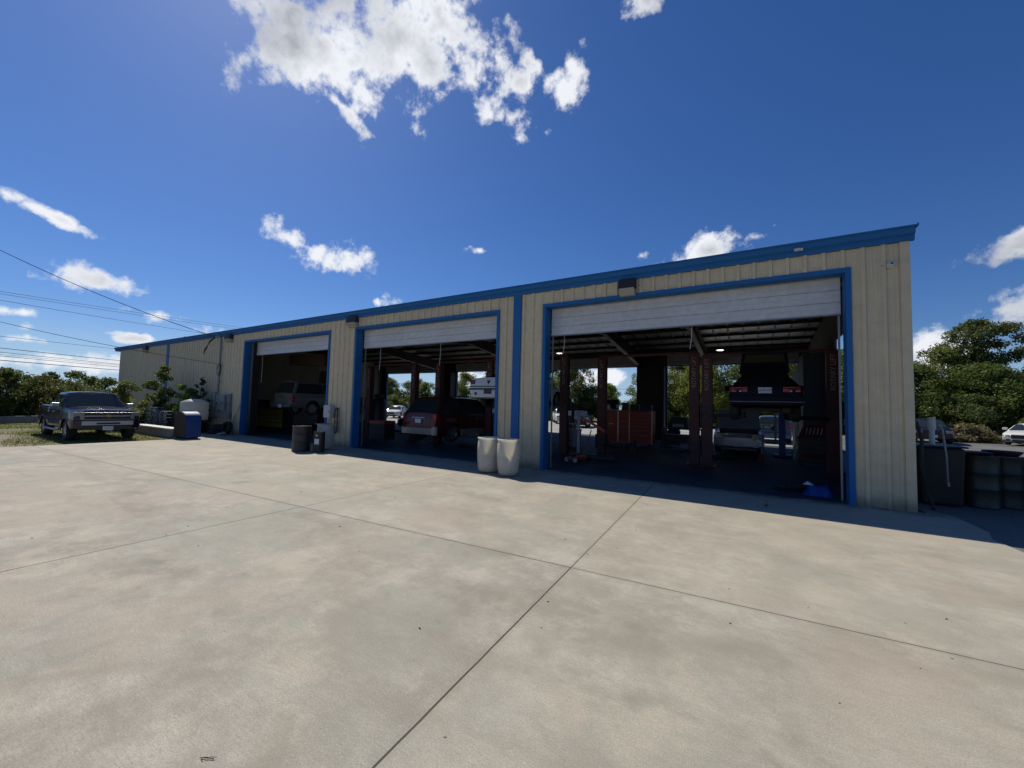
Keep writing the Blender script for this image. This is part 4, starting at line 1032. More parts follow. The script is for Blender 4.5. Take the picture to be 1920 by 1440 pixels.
# rounded blue bin
t = thing('blue_bin', 'round-topped blue steel bin with rusty brown side at the corner of the concrete', 'bin', (-21.0, -2.42, 0), R(3))
pr = [(-.5, .06), (.5, .06), (.5, .80)] + [(.5 * math.cos(a), .80 + .36 * math.sin(a)) for a in np.linspace(.12, math.pi, 14)]
MB().prism(pr, 'y', -.27, .27).build('shell', M['binblue'], t, smooth=30)
MB().prism([(x * .97, z * .985 + .01) for x, z in pr], 'y', -.295, -.271).build('side_plate', M['rust'], t)
MB().prism([(x * .97, z * .985 + .01) for x, z in pr], 'y', .271, .295).build('side_plate', M['rust'], t)
for sx in (-.4, .4):
    MB().box(sx - .05, sx + .05, -.22, .22, 0, .058).build('foot', M['steel_dark'], t)
MB().box(.501, .51, -.2, .2, .72, .74).build('door_seam', M['black'], t)
# white tank on a dark stand
t = thing('water_tank', 'squat white plastic tank on a dark stand near the electric boxes', 'tank', (-24.1, -1.05, 0))
MB().lathe([(0, .66), (.55, .66), (.58, .70), (.58, 1.1), (.565, 1.12), (.565, 1.14), (.58, 1.16), (.58, 1.50), (.54, 1.56), (.2, 1.70), (.0, 1.71)], n=36).build('shell', M['barrel'], t, smooth=35)
MB().lathe([(0, 1.70), (.16, 1.70), (.16, 1.76), (0, 1.77)], n=18).build('lid', M['black'], t, smooth=40)
mb = MB()
for sx in (-.45, .45):
    for sy in (-.4, .4): mb.box(sx - .05, sx + .05, sy - .05, sy + .05, 0, .56)
mb.box(-.56, .56, -.52, .52, .56, .655); mb.box(-.52, .52, -.5, .5, .1, .14)
mb.build('stand', M['steel_dark'], t)
# pallets
def pallet(loc, rz, lb, dark=False):
    t = thing('pallet', lb, 'pallet', loc, rz, 'pallets stacked against the wall')
    mb = MB()
    for k in range(6): mb.box(-.6, .6, -.5 + k * .18, -.5 + k * .18 + .10, .108, .126)
    mb.build('deck', M['pallet'], t)
    mb = MB()
    for y in (-.5, -.05, .42):
        for x in (-.6, -.06, .46): mb.box(x, x + .14, y, y + .08, .018, .107)
    mb.build('block_row', M['pallet'], t)
    mb = MB()
    for y in (-.5, -.05, .42): mb.box(-.6, .6, y, y + .08, 0, .0175)
    mb.build('skids', M['pallet'], t)
    return t
lbp = ['lowest', 'second lowest', 'third lowest', 'fourth lowest', 'fourth from the top', 'third from the top', 'second from the top', 'topmost']
rr = random.Random(9)
for sk, (x, y) in enumerate(((-27.1, -1.35), (-25.75, -1.35))):
    p0 = None
    for k in range(8 if sk == 0 else 7):
        q = (['lowest', 'second lowest', 'third lowest', 'middle', 'third from the top', 'second from the top', 'topmost'] if sk else lbp)[k]
        lb = '%s grey wooden pallet in the %s stack by the wall' % (q, 'left' if sk == 0 else 'right, shaded')
        z = .0 + k * (.168 if sk == 0 else .18)
        loc = (x + rr.uniform(-.03, .03), y + rr.uniform(-.03, .03), -.03 + k * .128 + (k * .03))
        if p0 is None: p0 = pallet(loc, rr.uniform(-.05, .05), lb)
        else: dup(p0, loc, rr.uniform(-.05, .05), lb)
# tyres by the wall
def tyre(loc, rot, lb):
    o = MB().lathe([(.20, -.10), (.29, -.11), (.325, -.07), (.33, 0), (.325, .07), (.29, .11), (.20, .10), (.19, .05), (.26, .03), (.26, -.03), (.19, -.05)], n=26, close=True).build('tyre', M['rubber'], None, smooth=50)
    tag(o, lb, 'tyre', 'tyres dumped left of the far bay'); o.location = loc; o.rotation_euler = rot
tyre((-22.1, -.42, .32), (R(78), 0, R(8)), 'upright old tyre leaning on the wall below the electric boxes')
tyre((-22.9, -.55, .11), (0, 0, 0), 'flat-lying tyre left of the upright tyre')
tyre((-22.85, -.52, .33), (R(3), R(2), 0), 'tyre lying on top of the flat tyre under the trough')
t = thing('rag_bundle', 'crumpled grey rag on the ground beside the upright tyre', 'rag', (-21.85, -.75, 0))
mb = MB(); rr = random.Random(4)
for k in range(7):
    a = rr.uniform(0, 6.28); x, y = .16 * math.cos(a), .12 * math.sin(a)
    mb.lathe([(0, 0), (rr.uniform(.08, .15), .02), (rr.uniform(.09, .14), .07), (0, rr.uniform(.10, .17))], (x, y, 0), 'z', 7)
mb.build('cloth', M['galv'], t, smooth=60)

# tall black cabinets added to darken the pale right wall
for i, (y, lb) in enumerate(((9.0, 'tall black cabinet added to darken the right wall just past the side opening'), (10.6, 'tall black cabinet added to darken the middle of the right wall'), (12.2, 'tall black cabinet added to darken the rear of the right wall'))):
    t = thing('darkening_cabinet', lb, 'cabinet', (2.05, y, 0), 0, 'black cabinets added to darken the right wall')
    MB().box(-.38, .38, -.75, .75, .05, 4.0 - i * .2).build('cabinet_body', M['blackp'], t, bevel=.01)
    for s in (-1, 1): MB().box(-.40, -.381, s * .37 - .35, s * .37 + .35, .1, 1.9).build('door', M['black'], t, bevel=.004)
# ------------------------------------------------------------ barrels and drums on the apron
def white_barrel(loc, lb, rz=0):
    t = thing('white_barrel', lb, 'barrel', loc, rz, 'open white plastic barrels')
    pr = [(0, .03), (.215, .03), (.238, .045), (.262, .12), (.285, .30), (.294, .46), (.287, .47), (.287, .48), (.295, .49), (.293, .64), (.282, .78), (.262, .86), (.272, .868), (.290, .875), (.290, .905), (.275, .913), (.258, .90), (.252, .86), (.272, .77), (.283, .64), (.284, .46), (.274, .3), (.25, .10), (.22, .05), (.0, .045)]
    MB().lathe(pr, n=40).build('shell', M['barrel'], t, smooth=50)
    return t
white_barrel((-5.95, -1.35, 0), 'left one of the two open white plastic barrels beside the nearest bay', .4)
white_barrel((-5.28, -1.43, 0), 'right one of the two open white plastic barrels beside the nearest bay', 2)
def drum(loc, r, h, mat, lb, rings=(.35, .66), parts=True, name='steel_drum'):
    t = thing(name, lb, 'drum', loc)
    pr = [(0, .015), (r * .96, .015), (r * .97, 0), (r, 0), (r, .02), (r * .985, .03)]
    for q in rings:
        z = h * q; pr += [(r * .985, z - .02), (r * 1.015, z), (r * .985, z + .02)]
    pr += [(r * .985, h - .03), (r * 1.01, h - .015), (r * 1.01, h), (r * .96, h), (r * .955, h - .02), (0, h - .02)]
    MB().lathe(pr, n=36).build('shell', M[mat], t, smooth=35)
    if parts:
        MB().cyl((r * .6, 0, h - .021), (r * .6, 0, h + .002), .035, n=12).build('bung', M['galv'], t)
        MB().cyl((-r * .6, 0, h - .021), (-r * .6, 0, h - .002), .018, n=10).build('bung', M['galv'], t)
    return t
drum((-13.42, -1.90, 0), .295, .88, 'drum', 'tall black steel drum at the left of the drum group before the far pier')
t = drum((-12.78, -1.66, 0), .185, .70, 'drum', 'smaller black drum with a white paper label between two bigger drums')
MB().prism([(.1875 * math.cos(a), .1875 * math.sin(a)) for a in np.linspace(-1.45, -.62, 7)] + [(.186 * math.cos(a), .186 * math.sin(a)) for a in np.linspace(-.62, -1.45, 7)], 'z', .28, .46).build('paper_label', M['plate'], t)
MB().prism([(.1875 * math.cos(a), .1875 * math.sin(a)) for a in np.linspace(-1.2, -.9, 4)] + [(.186 * math.cos(a), .186 * math.sin(a)) for a in np.linspace(-.9, -1.2, 4)], 'z', .56, .60).build('sticker', M['plate'], t)
t = white_barrel((-13.3, -1.08, 0), 'dirty white plastic barrel standing behind the small labelled drum', 1); t['group'] = 'drum group before the far pier'
t = thing('barrel_board', 'light wooden board laid over the dirty white barrel', 'board', (-13.3, -1.08, .915))
MB().box(-.32, .2, -.22, .22, 0, .018).build('board', M['pallet'], t)
# right yard
t = thing('oil_tank', 'large dark rusty waste tank right of the workshop corner, with a white pipe', 'tank', (3.24, 1.55, 0), R(2))
MB().hexa([(-.33, -.42, 0), (.28, -.42, 0), (.28, .5, 0), (-.33, .5, 0), (-.36, -.46, 1.13), (.32, -.46, 1.13), (.32, .55, 1.13), (-.36, .55, 1.13)]).build('body', M['tank_o'], t, bevel=.05)
MB().box(-.38, .35, -.49, .58, 1.135, 1.17).build('lid', M['drum_g'], t, bevel=.015)
MB().tube([(-.05, -.1, 1.165), (-.05, -.1, 1.48), (-.05, -.1, 1.72)], .045, 14).build('vent_pipe', M['pvc'], t, smooth=50)
MB().lathe([(.045, 0), (.062, 0), (.062, .26), (.045, .26)], (-.05, -.1, 1.47), 'z', 18).build('pipe_collar', M['pvc'], t, smooth=50)
t = thing('rod', 'thin bent grey rod leaning on the dark waste tank', 'rod', (3.16, .66, 0))
MB().tube([(.05, .12, .5), (.02, .05, 1.0), (-.03, .02, 1.5), (-.07, .02, 1.6)], .016, 7).build('bar', M['grey_metal'], t, smooth=50)
MB().cyl((.05, .12, .5), (.055, .10, .42), .02, n=8).build('tip', M['grey_metal'], t)
t = thing('hose', 'dark ribbed hose hanging at the right corner of the workshop', 'hose', (2.72, .30, 0))
MB().tube([(-.12, .1, 1.75), (-.04, .02, 1.62), (.02, 0, 1.3), (.0, 0, .85), (.06, -.02, .4), (.14, -.05, .03)], .03, 8).build('tube', M['rubber'], t, smooth=50)
mb = MB()
for k in range(16):
    q = k / 16; mb.lathe([(.03, -.008), (.036, -.004), (.036, .004), (.03, .008)], (lerp(.02, .13, q), lerp(0, -.045, q), lerp(.95, .06, q)), 'z', 8)
mb.build('ribs', M['rubber'], t)
drum((3.89, 1.6, 0), .285, 1.0, 'drum_g', 'front black ribbed drum next to the waste tank at right')
drum((4.38, 1.95, 0), .30, .98, 'drum_g', 'black ribbed drum at the right edge of the picture behind the front drum')
drum((4.95, 1.75, 0), .30, .86, 'drum_g', 'dull green drum cut by the right edge of the picture')
t = thing('drum_lid', 'black dish-shaped lid on the drum at the right edge', 'lid', (4.34, 1.95, .985))
MB().lathe([(0, .0), (.20, .0), (.27, .07), (.28, .10), (.25, .10), (.19, .03), (0, .03)], n=28).build('dish', M['blackp'], t, smooth=40)
t = thing('black_tray', 'flat black tray lying on top of the front drum', 'tray', (3.82, 1.7, 1.002))
MB().hexa([(-.3, -.2, 0), (.22, -.2, 0), (.22, .2, 0), (-.3, .2, 0), (-.36, -.24, .06), (.26, -.24, .06), (.26, .24, .06), (-.36, .24, .06)]).build('pan', M['blackp'], t, bevel=.01)

# ------------------------------------------------------------ inside the workshop
t = thing('red_tool_chest', 'wide red roller tool chest with a taller side locker in the nearest bay', 'tool chest', (-5.0, 9.2, 0))
MB().box(-1.15, -.47, -.3, .3, .13, 1.66).build('side_locker', M['chest_org'], t, bevel=.01)
MB().box(-.46, 1.12, -.3, .3, .13, 1.66).build('cabinet', M['chest_red'], t, bevel=.01)
for x0, x1, zs in ((-.40, .03, (.2, .5, .8, 1.08, 1.3)), (.10, 1.06, (.2, .45, .68, .88, 1.04, 1.2, 1.36, 1.5))):
    for a, b2 in zip(zs, list(zs[1:]) + [1.64]):
        d = MB().box(x0, x1, -.318, -.301, a + .008, b2 - .008).build('drawer', M['chest_red'], t, bevel=.004)
        MB().box(x0 + .01, x1 - .01, -.330, -.3185, b2 - .045, b2 - .018).build('drawer_pull', M['black'], d)
for x in (-1.155, -.465, .065, 1.095):
    MB().box(x - .014, x + .014, -.332, -.301 if x < .06 or x > 1 else -.301, .14, 1.64).build('corner_strip', M['alu'], t)
MB().box(-.9, -.7, -.32, -.301, 1.0, 1.02).build('locker_handle', M['alu'], t)
for x in (-1.0, -.6, 0, .9):
    MB().cyl((x, -.03, .065), (x, .03, .065), .065, n=14).build('caster', M['rubber'], t)
t = thing('monitor', 'flat screen with a pale frame standing on the red tool chest', 'monitor', (-5.85, 9.15, 1.665))
MB().box(-.33, .33, -.02, .02, .04, .52).build('screen', M['glass'], t)
f = MB(); f.box(-.36, .36, -.03, .0, .0, .038); f.box(-.36, .36, -.03, .0, .522, .55); f.box(-.36, -.331, -.03, .0, .038, .522); f.box(.331, .36, -.03, .0, .038, .522)
f.build('frame', M['galv'], t)
for i, (x, w, h, lb) in enumerate(((-5.2, .28, .42, 'black case standing beside the monitor on the tool chest'), (-4.75, .4, .34, 'low black box in the middle of the tool chest top'), (-4.2, .45, .3, 'wide black toolbox at the right end of the chest top'))):
    t = thing('tool_box', lb, 'tool box', (x, 9.2, 1.665), 0, 'cases on top of the tool chest')
    MB().box(-w/2, w/2, -.16, .16, 0, h * .65).build('body', M['blackp'], t, bevel=.015)
    MB().box(-w/2, w/2, -.16, .16, h * .66, h * .9).build('lid', M['black'], t, bevel=.02)
    MB().tube([(-w*.25, 0, h * .9), (-w*.2, 0, h), (w*.2, 0, h), (w*.25, 0, h * .9)], .012, 6).build('handle', M['black'], t)
t = thing('work_bench', 'black work bench with clutter right of the red tool chest', 'bench', (-2.7, 10.2, 0))
MB().box(-1.0, .8, -.35, .35, .84, .9).build('bench_top', M['black'], t, bevel=.01)
for x in (-.95, .75):
    for y in (-.3, .3): MB().box(x - .03, x + .03, y - .03, y + .03, 0, .838).build('leg', M['black'], t)
MB().box(-.9, .7, -.3, .3, .2, .6).build('drawer_unit', M['blackp'], t, bevel=.02)
t = thing('parts_washer', 'black hooded parts washer on the bench by the red tool chest', 'machine', (-2.9, 10.2, .902))
MB().hexa([(-.5, -.3, 0), (.4, -.3, 0), (.4, .3, 0), (-.5, .3, 0), (-.35, -.2, .55), (.3, -.2, .5), (.3, .3, .5), (-.35, .3, .55)]).build('hood', M['blackp'], t, bevel=.03)
MB().box(-.3, .2, -.305, -.29, .05, .2).build('panel', M['grey_metal'], t)
# yellow fronted chest against the partition
t = thing('yellow_tool_chest', 'long tool chest with yellow drawers against the wall of the far bay', 'tool chest', (-24.4, 3.0, 0), 0)
MB().box(-1.6, 1.6, -.3, .3, .12, 1.28).build('cabinet', M['black'], t, bevel=.015)
for x0, x1 in ((-1.55, -1.1), (-.95, 1.5)):
    for a, b2 in zip((.18, .48, .7, .86, 1.0, 1.14), (.46, .68, .84, .98, 1.12, 1.24)):
        d = MB().box(x0, x1, -.32, -.301, a, b2).build('drawer', M['yellow'], t, bevel=.004)
        MB().box(x0 + .03, x1 - .03, -.334, -.321, b2 - .035, b2 - .015).build('drawer_pull', M['black'], d)
t = thing('red_box', 'dark red box on the left end of the yellow drawer chest', 'tool box', (-25.6, 3.0, 1.285))
MB().box(-.35, .35, -.25, .25, 0, .4).build('body', M['maroon'], t, bevel=.01)
MB().box(-.36, .36, -.26, .26, .405, .47).build('lid', M['maroon'], t, bevel=.01)
MB().box(-.1, .1, -.27, -.251, .2, .24).build('latch', M['galv'], t)
t = thing('heater_unit', 'dark reddish unit heater hanging high in the far bay', 'heater', (-20.6, 2.9, 3.75))
MB().hexa([(-1.6, -.4, .0), (1.6, -.4, -.15), (1.6, .4, -.15), (-1.6, .4, .0), (-1.6, -.4, .55), (1.6, -.4, .45), (1.6, .4, .45), (-1.6, .4, .55)]).build('casing', M['rust'], t, bevel=.02)
for x in (-1.4, 1.4): MB().cyl((x, 0, .5), (x, 0, 1.5), .012, n=6).build('hanger', M['wire'], t)
t = thing('air_compressor', 'black upright air compressor tank left of the middle bay lifts', 'compressor', (-18.9, 6.1, 0))
MB().lathe([(0, .3), (.3, .32), (.42, .45), (.42, 1.75), (.3, 1.95), (0, 2.0)], n=24).build('tank', M['black'], t, smooth=40)
for k in range(3): MB().box(.36 * math.cos(k * 2.1) - .04, .36 * math.cos(k * 2.1) + .04, .36 * math.sin(k * 2.1) - .04, .36 * math.sin(k * 2.1) + .04, 0, .5).build('leg', M['black'], t)
MB().box(-.2, .2, -.2, .2, 2.0, 2.25).build('motor', M['steel_dark'], t, bevel=.03)
t = thing('bell_lamp', 'unlit grey bell-shaped lamp hanging over the maroon van', 'lamp', (-12.1, 6.0, 3.75))
MB().lathe([(.04, .28), (.08, .25), (.24, .06), (.27, 0), (.25, 0), (.07, .2)], n=20).build('shade', M['galv'], t, smooth=40)
MB().tube([(0, 0, .25), (0, 0, 1.9)], .01, 5).build('cord', M['wire'], t)
# right side: tool cart, E post clutter, blue column
t = thing('tool_cart', 'dark red tool cart standing behind the right lift post', 'tool cart', (1.75, 6.4, 0))
MB().box(-.42, .42, -.28, .28, .12, .92).build('cabinet', M['black'], t, bevel=.01)
for k in range(5): MB().box(-.39, .39, -.30, -.281, .15 + k * .15, .28 + k * .15).build('drawer', M['maroon'] if k == 1 else M['black'], t, bevel=.004)
MB().box(-.45, .45, -.31, .31, .925, .96).build('cart_top', M['steel_dark'], t)
for x in (-.35, .35):
    for y in (-.2, .2): MB().cyl((x, y - .02, .06), (x, y + .02, .06), .06, n=12).build('caster', M['rubber'], t)
t = thing('hand_tools', 'reddish tool rack leaning above the tool cart', 'tool rack', (1.75, 6.45, .965))
MB().hexa([(-.4, 0, 0), (.35, 0, 0), (.35, .1, 0), (-.4, .1, 0), (-.25, .1, .35), (.4, .1, .42), (.4, .14, .42), (-.25, .14, .35)]).build('board', M['maroon'], t)
for k in range(5): MB().cyl((-.2 + k * .1, .02, .05), (-.15 + k * .1, .06, .3), .008, n=6).build('tool', M['chrome'], t)
t = thing('blue_jack', 'blue upright transmission jack below the raised hatchback', 'jack', (1.03, 9.0, 0), 0)
MB().box(-.11, .11, -.11, .11, .1, 1.85).build('column', M['matblue'], t, bevel=.01)
MB().cyl((-.22, -.05, .5), (-.22, -.05, 1.7), .035, n=10).build('cylinder', M['grey_metal'], t)
MB().box(-.3, .3, -.3, .3, .03, .1).build('base', M['matblue'], t, bevel=.01)
for x in (-.28, .28):
    for y in (-.28, .28): MB().cyl((x, y - .02, .04), (x, y + .02, .04), .04, n=10).build('caster', M['rubber'], t)
t = thing('shelf_rack', 'dark steel shelving against the right wall with bottles on it', 'shelf', (2.15, 5.0, 0))
for z in (.05, .65, 1.25, 1.85): MB().box(-.2, .2, -.5, .5, z, z + .03).build('shelf', M['steel_dark'], t)
for x in (-.2, .18):
    for y in (-.5, .48): MB().box(x, x + .02, y, y + .02, 0, 2.0).build('upright', M['steel_dark'], t)
rr = random.Random(12)
for k in range(10):
    b_ = MB().lathe([(0, 0), (.045, 0), (.045, .16), (.015, .20), (.015, .23), (0, .23)], n=12).build('bottle', M[rr.choice(['whitep', 'grey_metal', 'matblue', 'maroon'])], None, smooth=40)
    b_.location = (2.08 + rr.uniform(-.05, .1), 4.6 + (k % 5) * .19, (.682, 1.282)[k // 5]); tag(b_, '%s bottle from the front on the %s shelf by the right wall' % (('first', 'second', 'third', 'fourth', 'fifth')[k % 5], ('lower', 'upper')[k // 5]), 'bottle', 'bottles on the steel shelving')
# floor jack and engine stand by the left jamb
t = thing('floor_jack', 'red floor jack with a white wheel near the left edge of the nearest bay', 'jack', (-4.85, 2.3, 0), R(70))
MB().box(-.4, .3, -.14, .14, .07, .17).build('frame', M['chest_red'], t, bevel=.02)
for x in (-.38, .28):
    for s in (-1, 1): MB().cyl((x, s * .15, .07), (x, s * .2, .07), .07, n=16).build('wheel', M['whitep'] if x < 0 else M['black'], t)
MB().tube([(.2, 0, .15), (.5, 0, .75), (.6, 0, 1.0)], .018, 7).build('handle', M['chest_red'], t)
MB().box(-.42, -.22, -.06, .06, .171, .26).build('saddle', M['black'], t)
t = thing('engine_crane', 'red and black shop crane folded by the left edge of the nearest bay', 'crane', (-5.15, 3.0, 0), R(20))
for s in (-1, 1): MB().box(-.1, 1.2, s * .3 - .035, s * .3 + .035, .05, .12).build('leg', M['black'], t)
MB().box(-.06, .04, -.34, .34, .121, .2).build('cross_beam', M['chest_red'], t)
MB().box(-.05, .05, -.05, .05, .201, 1.5).build('mast', M['grey_metal'], t)
MB().hexa([(-.05, -.04, 1.45), (.9, -.04, .9), (.9, .04, .9), (-.05, .04, 1.45), (-.05, -.04, 1.55), (.9, -.04, 1.0), (.9, .04, 1.0), (-.05, .04, 1.55)]).build('boom', M['chest_red'], t)
t = thing('welder', 'red machine on casters with hoses between the two left lift posts', 'machine', (-7.6, 8.0, 0))
MB().box(-.28, .28, -.3, .3, .1, .95).build('cabinet', M['maroon'], t, bevel=.02)
MB().tube([(-.25, -.32, .9), (-.35, -.4, 1.3), (0, -.36, 1.45), (.3, -.38, 1.2), (.2, -.32, .8)], .018, 6).build('hose', M['black'], t)
for x in (-.2, .2): MB().cyl((x - .02, -.25, .06), (x + .02, -.25, .06), .06, n=12).build('caster', M['black'], t)
t = thing('cabinet_cart', 'orange topped cart just inside the left edge of the middle bay', 'tool cart', (-14.2, 2.3, 0))
MB().box(-.5, .5, -.3, .3, .12, .8).build('cabinet', M['steel_dark'], t, bevel=.01)
MB().box(-.5, .5, -.32, .32, .805, .95).build('cart_top', M['chest_org'], t, bevel=.01)
for x in (-.4, .4): MB().cyl((x, -.22, .06), (x, -.18, .06), .06, n=12).build('caster', M['rubber'], t)
# loose shop clutter
def jack_stand(x, y, h, lb):
    t = thing('jack_stand', lb, 'jack stand', (x, y, 0), x, 'jack stands on the shop floor')
    mb = MB()
    for a in range(4):
        c, s_ = math.cos(a * 1.571 + .785), math.sin(a * 1.571 + .785)
        mb.cyl((c * .15, s_ * .15, 0), (c * .04, s_ * .04, h * .7), .012, n=6)
    mb.build('legs', M['chest_red'], t); MB().cyl((0, 0, h * .6), (0, 0, h), .02, n=8).build('post', M['galv'], t)
    MB().box(-.06, .06, -.03, .03, h, h + .03).build('saddle', M['black'], t)
jack_stand(-2.2, 5.6, .5, 'jack stand just left of the pair of lift posts')
jack_stand(-4.1, 6.2, .42, 'jack stand in front of the left end of the red tool chest')
jack_stand(.3, 6.4, .5, 'jack stand below the raised hatchback')
for k in range(4):
    tyre((-3.55, 12.6, .12 + k * .225), (0, 0, k), '%s tyre of the stack beside the black work bench' % ('lowest', 'second', 'third', 'topmost')[k])
t = thing('drain_funnel', 'tall black oil drain with a wide funnel under the white coupe', 'oil drain', (-7.5, 4.6, 0))
MB().cyl((0, 0, .05), (0, 0, .62), .22, n=20).build('tank', M['black'], t); MB().cyl((0, 0, .62), (0, 0, 1.25), .03, n=10).build('stem', M['galv'], t)
MB().lathe([(.03, 1.2), (.28, 1.36), (.29, 1.37), (.05, 1.22)], n=22).build('funnel', M['blackp'], t, smooth=40)
t = thing('trash_can', 'grey round trash can behind the left lift posts', 'trash can', (-6.7, 6.6, 0))
MB().lathe([(0, .01), (.22, .01), (.26, .75), (.28, .76), (.28, .80), (.25, .80), (.21, .04), (0, .04)], n=24).build('bin', M['grey_metal'], t, smooth=40)
t = thing('step_ladder', 'aluminium ladder leaning on the added black cabinets at right', 'ladder', (1.35, 8.3, 0))
mb = MB()
for s in (-.2, .2): mb.tube([(0, s, 0), (.28, s, 2.6)], .022, 6)
for k in range(8): q = (k + .7) / 8.4; mb.tube([(.28 * q, -.2, 2.6 * q), (.28 * q, .2, 2.6 * q)], .014, 6)
mb.build('rails', M['galv'], t)
t = thing('creeper', 'black and red mechanic creeper lying on the floor of the nearest bay', 'creeper', (-.9, 6.6, 0), R(35))
MB().box(-.5, .5, -.2, .2, .07, .11).build('board', M['black'], t, bevel=.02); MB().box(-.48, -.3, -.16, .16, .111, .15).build('headrest', M['maroon'], t, bevel=.015)
for x in (-.4, .4):
    for y in (-.16, .16): MB().cyl((x, y - .01, .035), (x, y + .01, .035), .035, n=10).build('caster', M['rubber'], t)
# items on the floor at the right jamb
t = thing('blue_bin_bag', 'crumpled bright blue plastic sack on the floor at the right side of the nearest bay', 'sack', (1.22, .72, 0))
mb = MB(); rr = random.Random(8); nx_, ny_ = 11, 7; vs = []
for j in range(ny_):
    for i in range(nx_):
        u, v = i / (nx_ - 1), j / (ny_ - 1); e = min(1, 5 * min(u, 1 - u)) * min(1, 4 * min(v, 1 - v))
        vs.append((lerp(-.27, .27, u) + rr.uniform(-.015, .015), lerp(-.2, .22, v) + rr.uniform(-.015, .015), e * (.13 + .06 * rr.random() + .05 * u) + .002))
mb.add(vs, [(j * nx_ + i, j * nx_ + i + 1, (j + 1) * nx_ + i + 1, (j + 1) * nx_ + i) for j in range(ny_ - 1) for i in range(nx_ - 1)])
mb.build('sack', M['blue_bag'], t, smooth=30)
t = thing('air_tools', 'heap of black hoses and tools left of the blue sack', 'tools', (.72, .85, 0), R(10))
mb = MB()
for k in range(4): mb.tube([((.25 + .02 * k) * math.cos(a), (.14 + .015 * k) * math.sin(a), .03 + .025 * k) for a in np.linspace(0, 6.0, 18)], .014, 5)
mb.build('hose', M['blackp'], t)
MB().box(-.3, .25, -.02, .12, .0, .11).build('case', M['black'], t, bevel=.02)
MB().cyl((-.1, -.08, .13), (.3, -.02, .15), .01, n=6).build('wrench', M['rust'], t)
t = thing('paper_sheet', 'crumpled white paper on top of the blue sack', 'paper', (1.05, .72, .205))
MB().add([(-.1, -.05, 0), (.08, -.07, .0), (.1, .06, .01), (-.02, .0, .07), (-.09, .07, .0), (.03, .03, .05)], [(0, 1, 3), (1, 2, 5, 3), (0, 3, 4), (3, 5, 2, 4)]).build('sheet', M['plate'], t)

# weed in the shaded crack, dead twig and scattered bits
t = thing('weed', 'tiny weed growing in the shade before the nearest bay', 'plant', (.22, -1.33, 0))
o = bpy.data.objects.new('leaves', leaf_mesh('leaves', [(0, 0, .03, .04, .04, .03), (0, 0, .07, .02, .02, .05)], 40, .016, M['leafA'], 3)); C.objects.link(o); o.parent = t
t = thing('dead_twig', 'small dead twig on the concrete at the bottom edge of the picture', 'twig', (-2.28, -9.13, .004), R(25)); t.scale = (.42, .42, .42)
mb = MB(); rr = random.Random(2)
for k in range(12):
    a = rr.uniform(-1, 1); x = rr.uniform(-.08, .06)
    mb.tube([(x, 0, .0), (x + .03, .02 * a, .012), (x + .05, .035 * a, .006)], .002, 4)
mb.tube([(-.09, 0, 0), (0, .005, .008), (.09, 0, .002)], .003, 5)
mb.build('stems', M['bark'], t)
rr = random.Random(31); mb = MB()
for k in range(70):
    x, y = rr.uniform(-11, 2.5), rr.uniform(-9.4, -2.3)
    s = rr.uniform(.003, .008); a = rr.uniform(0, 6.28); l = rr.uniform(1, 2.2)
    c, q = math.cos(a), math.sin(a); h = rr.uniform(.002, .012)
    mb.hexa([(x - c * s * l + q * s * .4, y - q * s * l - c * s * .4, .001), (x + c * s * l, y + q * s * l, .001), (x + c * s * l - q * s * .5, y + q * s * l + c * s * .5, .001), (x - c * s * l - q * s * .5, y - q * s * l + c * s * .5, .001),
             (x - c * s * l * .7, y - q * s * l * .7, h), (x + c * s * l * .8, y + q * s * l * .8, h * .6), (x + c * s * l * .7 - q * s * .3, y + q * s * l * .7 + c * s * .3, h), (x - c * s * l * .5 - q * s * .3, y - q * s * l * .5 + c * s * .3, h * .5)], rr.choice([0, 0, 1]))
o = mb.build('leaf_litter', [M['bark'], M['pallet']]); tag(o, 'dry leaf bits and grit scattered over the concrete', 'litter', kind='stuff')

# ------------------------------------------------------------ wires, poles, mast
def wire(name, lb, pts, r=.02, sag=.3, grp=None):
    a, b2 = Vector(pts[0]), Vector(pts[-1]); P = []
    for i in range(25):
        q = i / 24; p = a.lerp(b2, q); p.z -= 4 * sag * q * (1 - q); P.append(p)
    o = MB().tube(P, r, 5).build(name, M['wire']); tag(o, lb, 'wire', grp); return o
def ext(a, b2, t0, t1):
    a, b2 = Vector(a), Vector(b2); return [a + (b2 - a) * t0, a + (b2 - a) * t1]
G1 = 'thin power lines high at left'
wire('power_line', 'upper of the thin power lines crossing the sky at left', ext((-68.7, -2.3, 12.88), (-85.9, 27.9, 16.0), -.6, 1.5), .02, .35, G1)
wire('power_line', 'middle of the thin power lines, close under the upper one', ext((-68.7, -2.3, 12.66), (-85.9, 27.9, 15.6), -.6, 1.5), .02, .4, G1)
wire('power_line', 'lowest of the three thin power lines high at left', ext((-68.8, -2.3, 11.99), (-87.4, 25, 14.06), -.6, 1.5), .022, .4, G1)
G2 = 'thick cables low at left'
for (a, za, zb_, lb, r) in ((0, 6.79, 7.69, 'topmost thick cable of the low bundle at left', .035), (1, 6.34, 7.09, 'second cable from the top of the low bundle at left', .028), (2, 6.1, 6.95, 'third, thinner cable of the low bundle at left', .018),
                            (3, 5.94, 6.67, 'fourth cable from the top of the low bundle at left', .028), (4, 5.48, 6.15, 'lowest and thickest cable of the bundle at left', .042), (5, 8.05, 9.51, 'thin line above the low bundle at left', .022)):
    wire('cable', lb, ext((-69.3, -1.9, za), (-87.0, 12.0, zb_), -1.2, 3.5), r, .25, G2)
wire('service_drop', 'black service wire sloping down from the top left to the electric mast', [(-38.0, -9.5, 11.9), (-24.35, -.24, 5.0)], .016, .5)
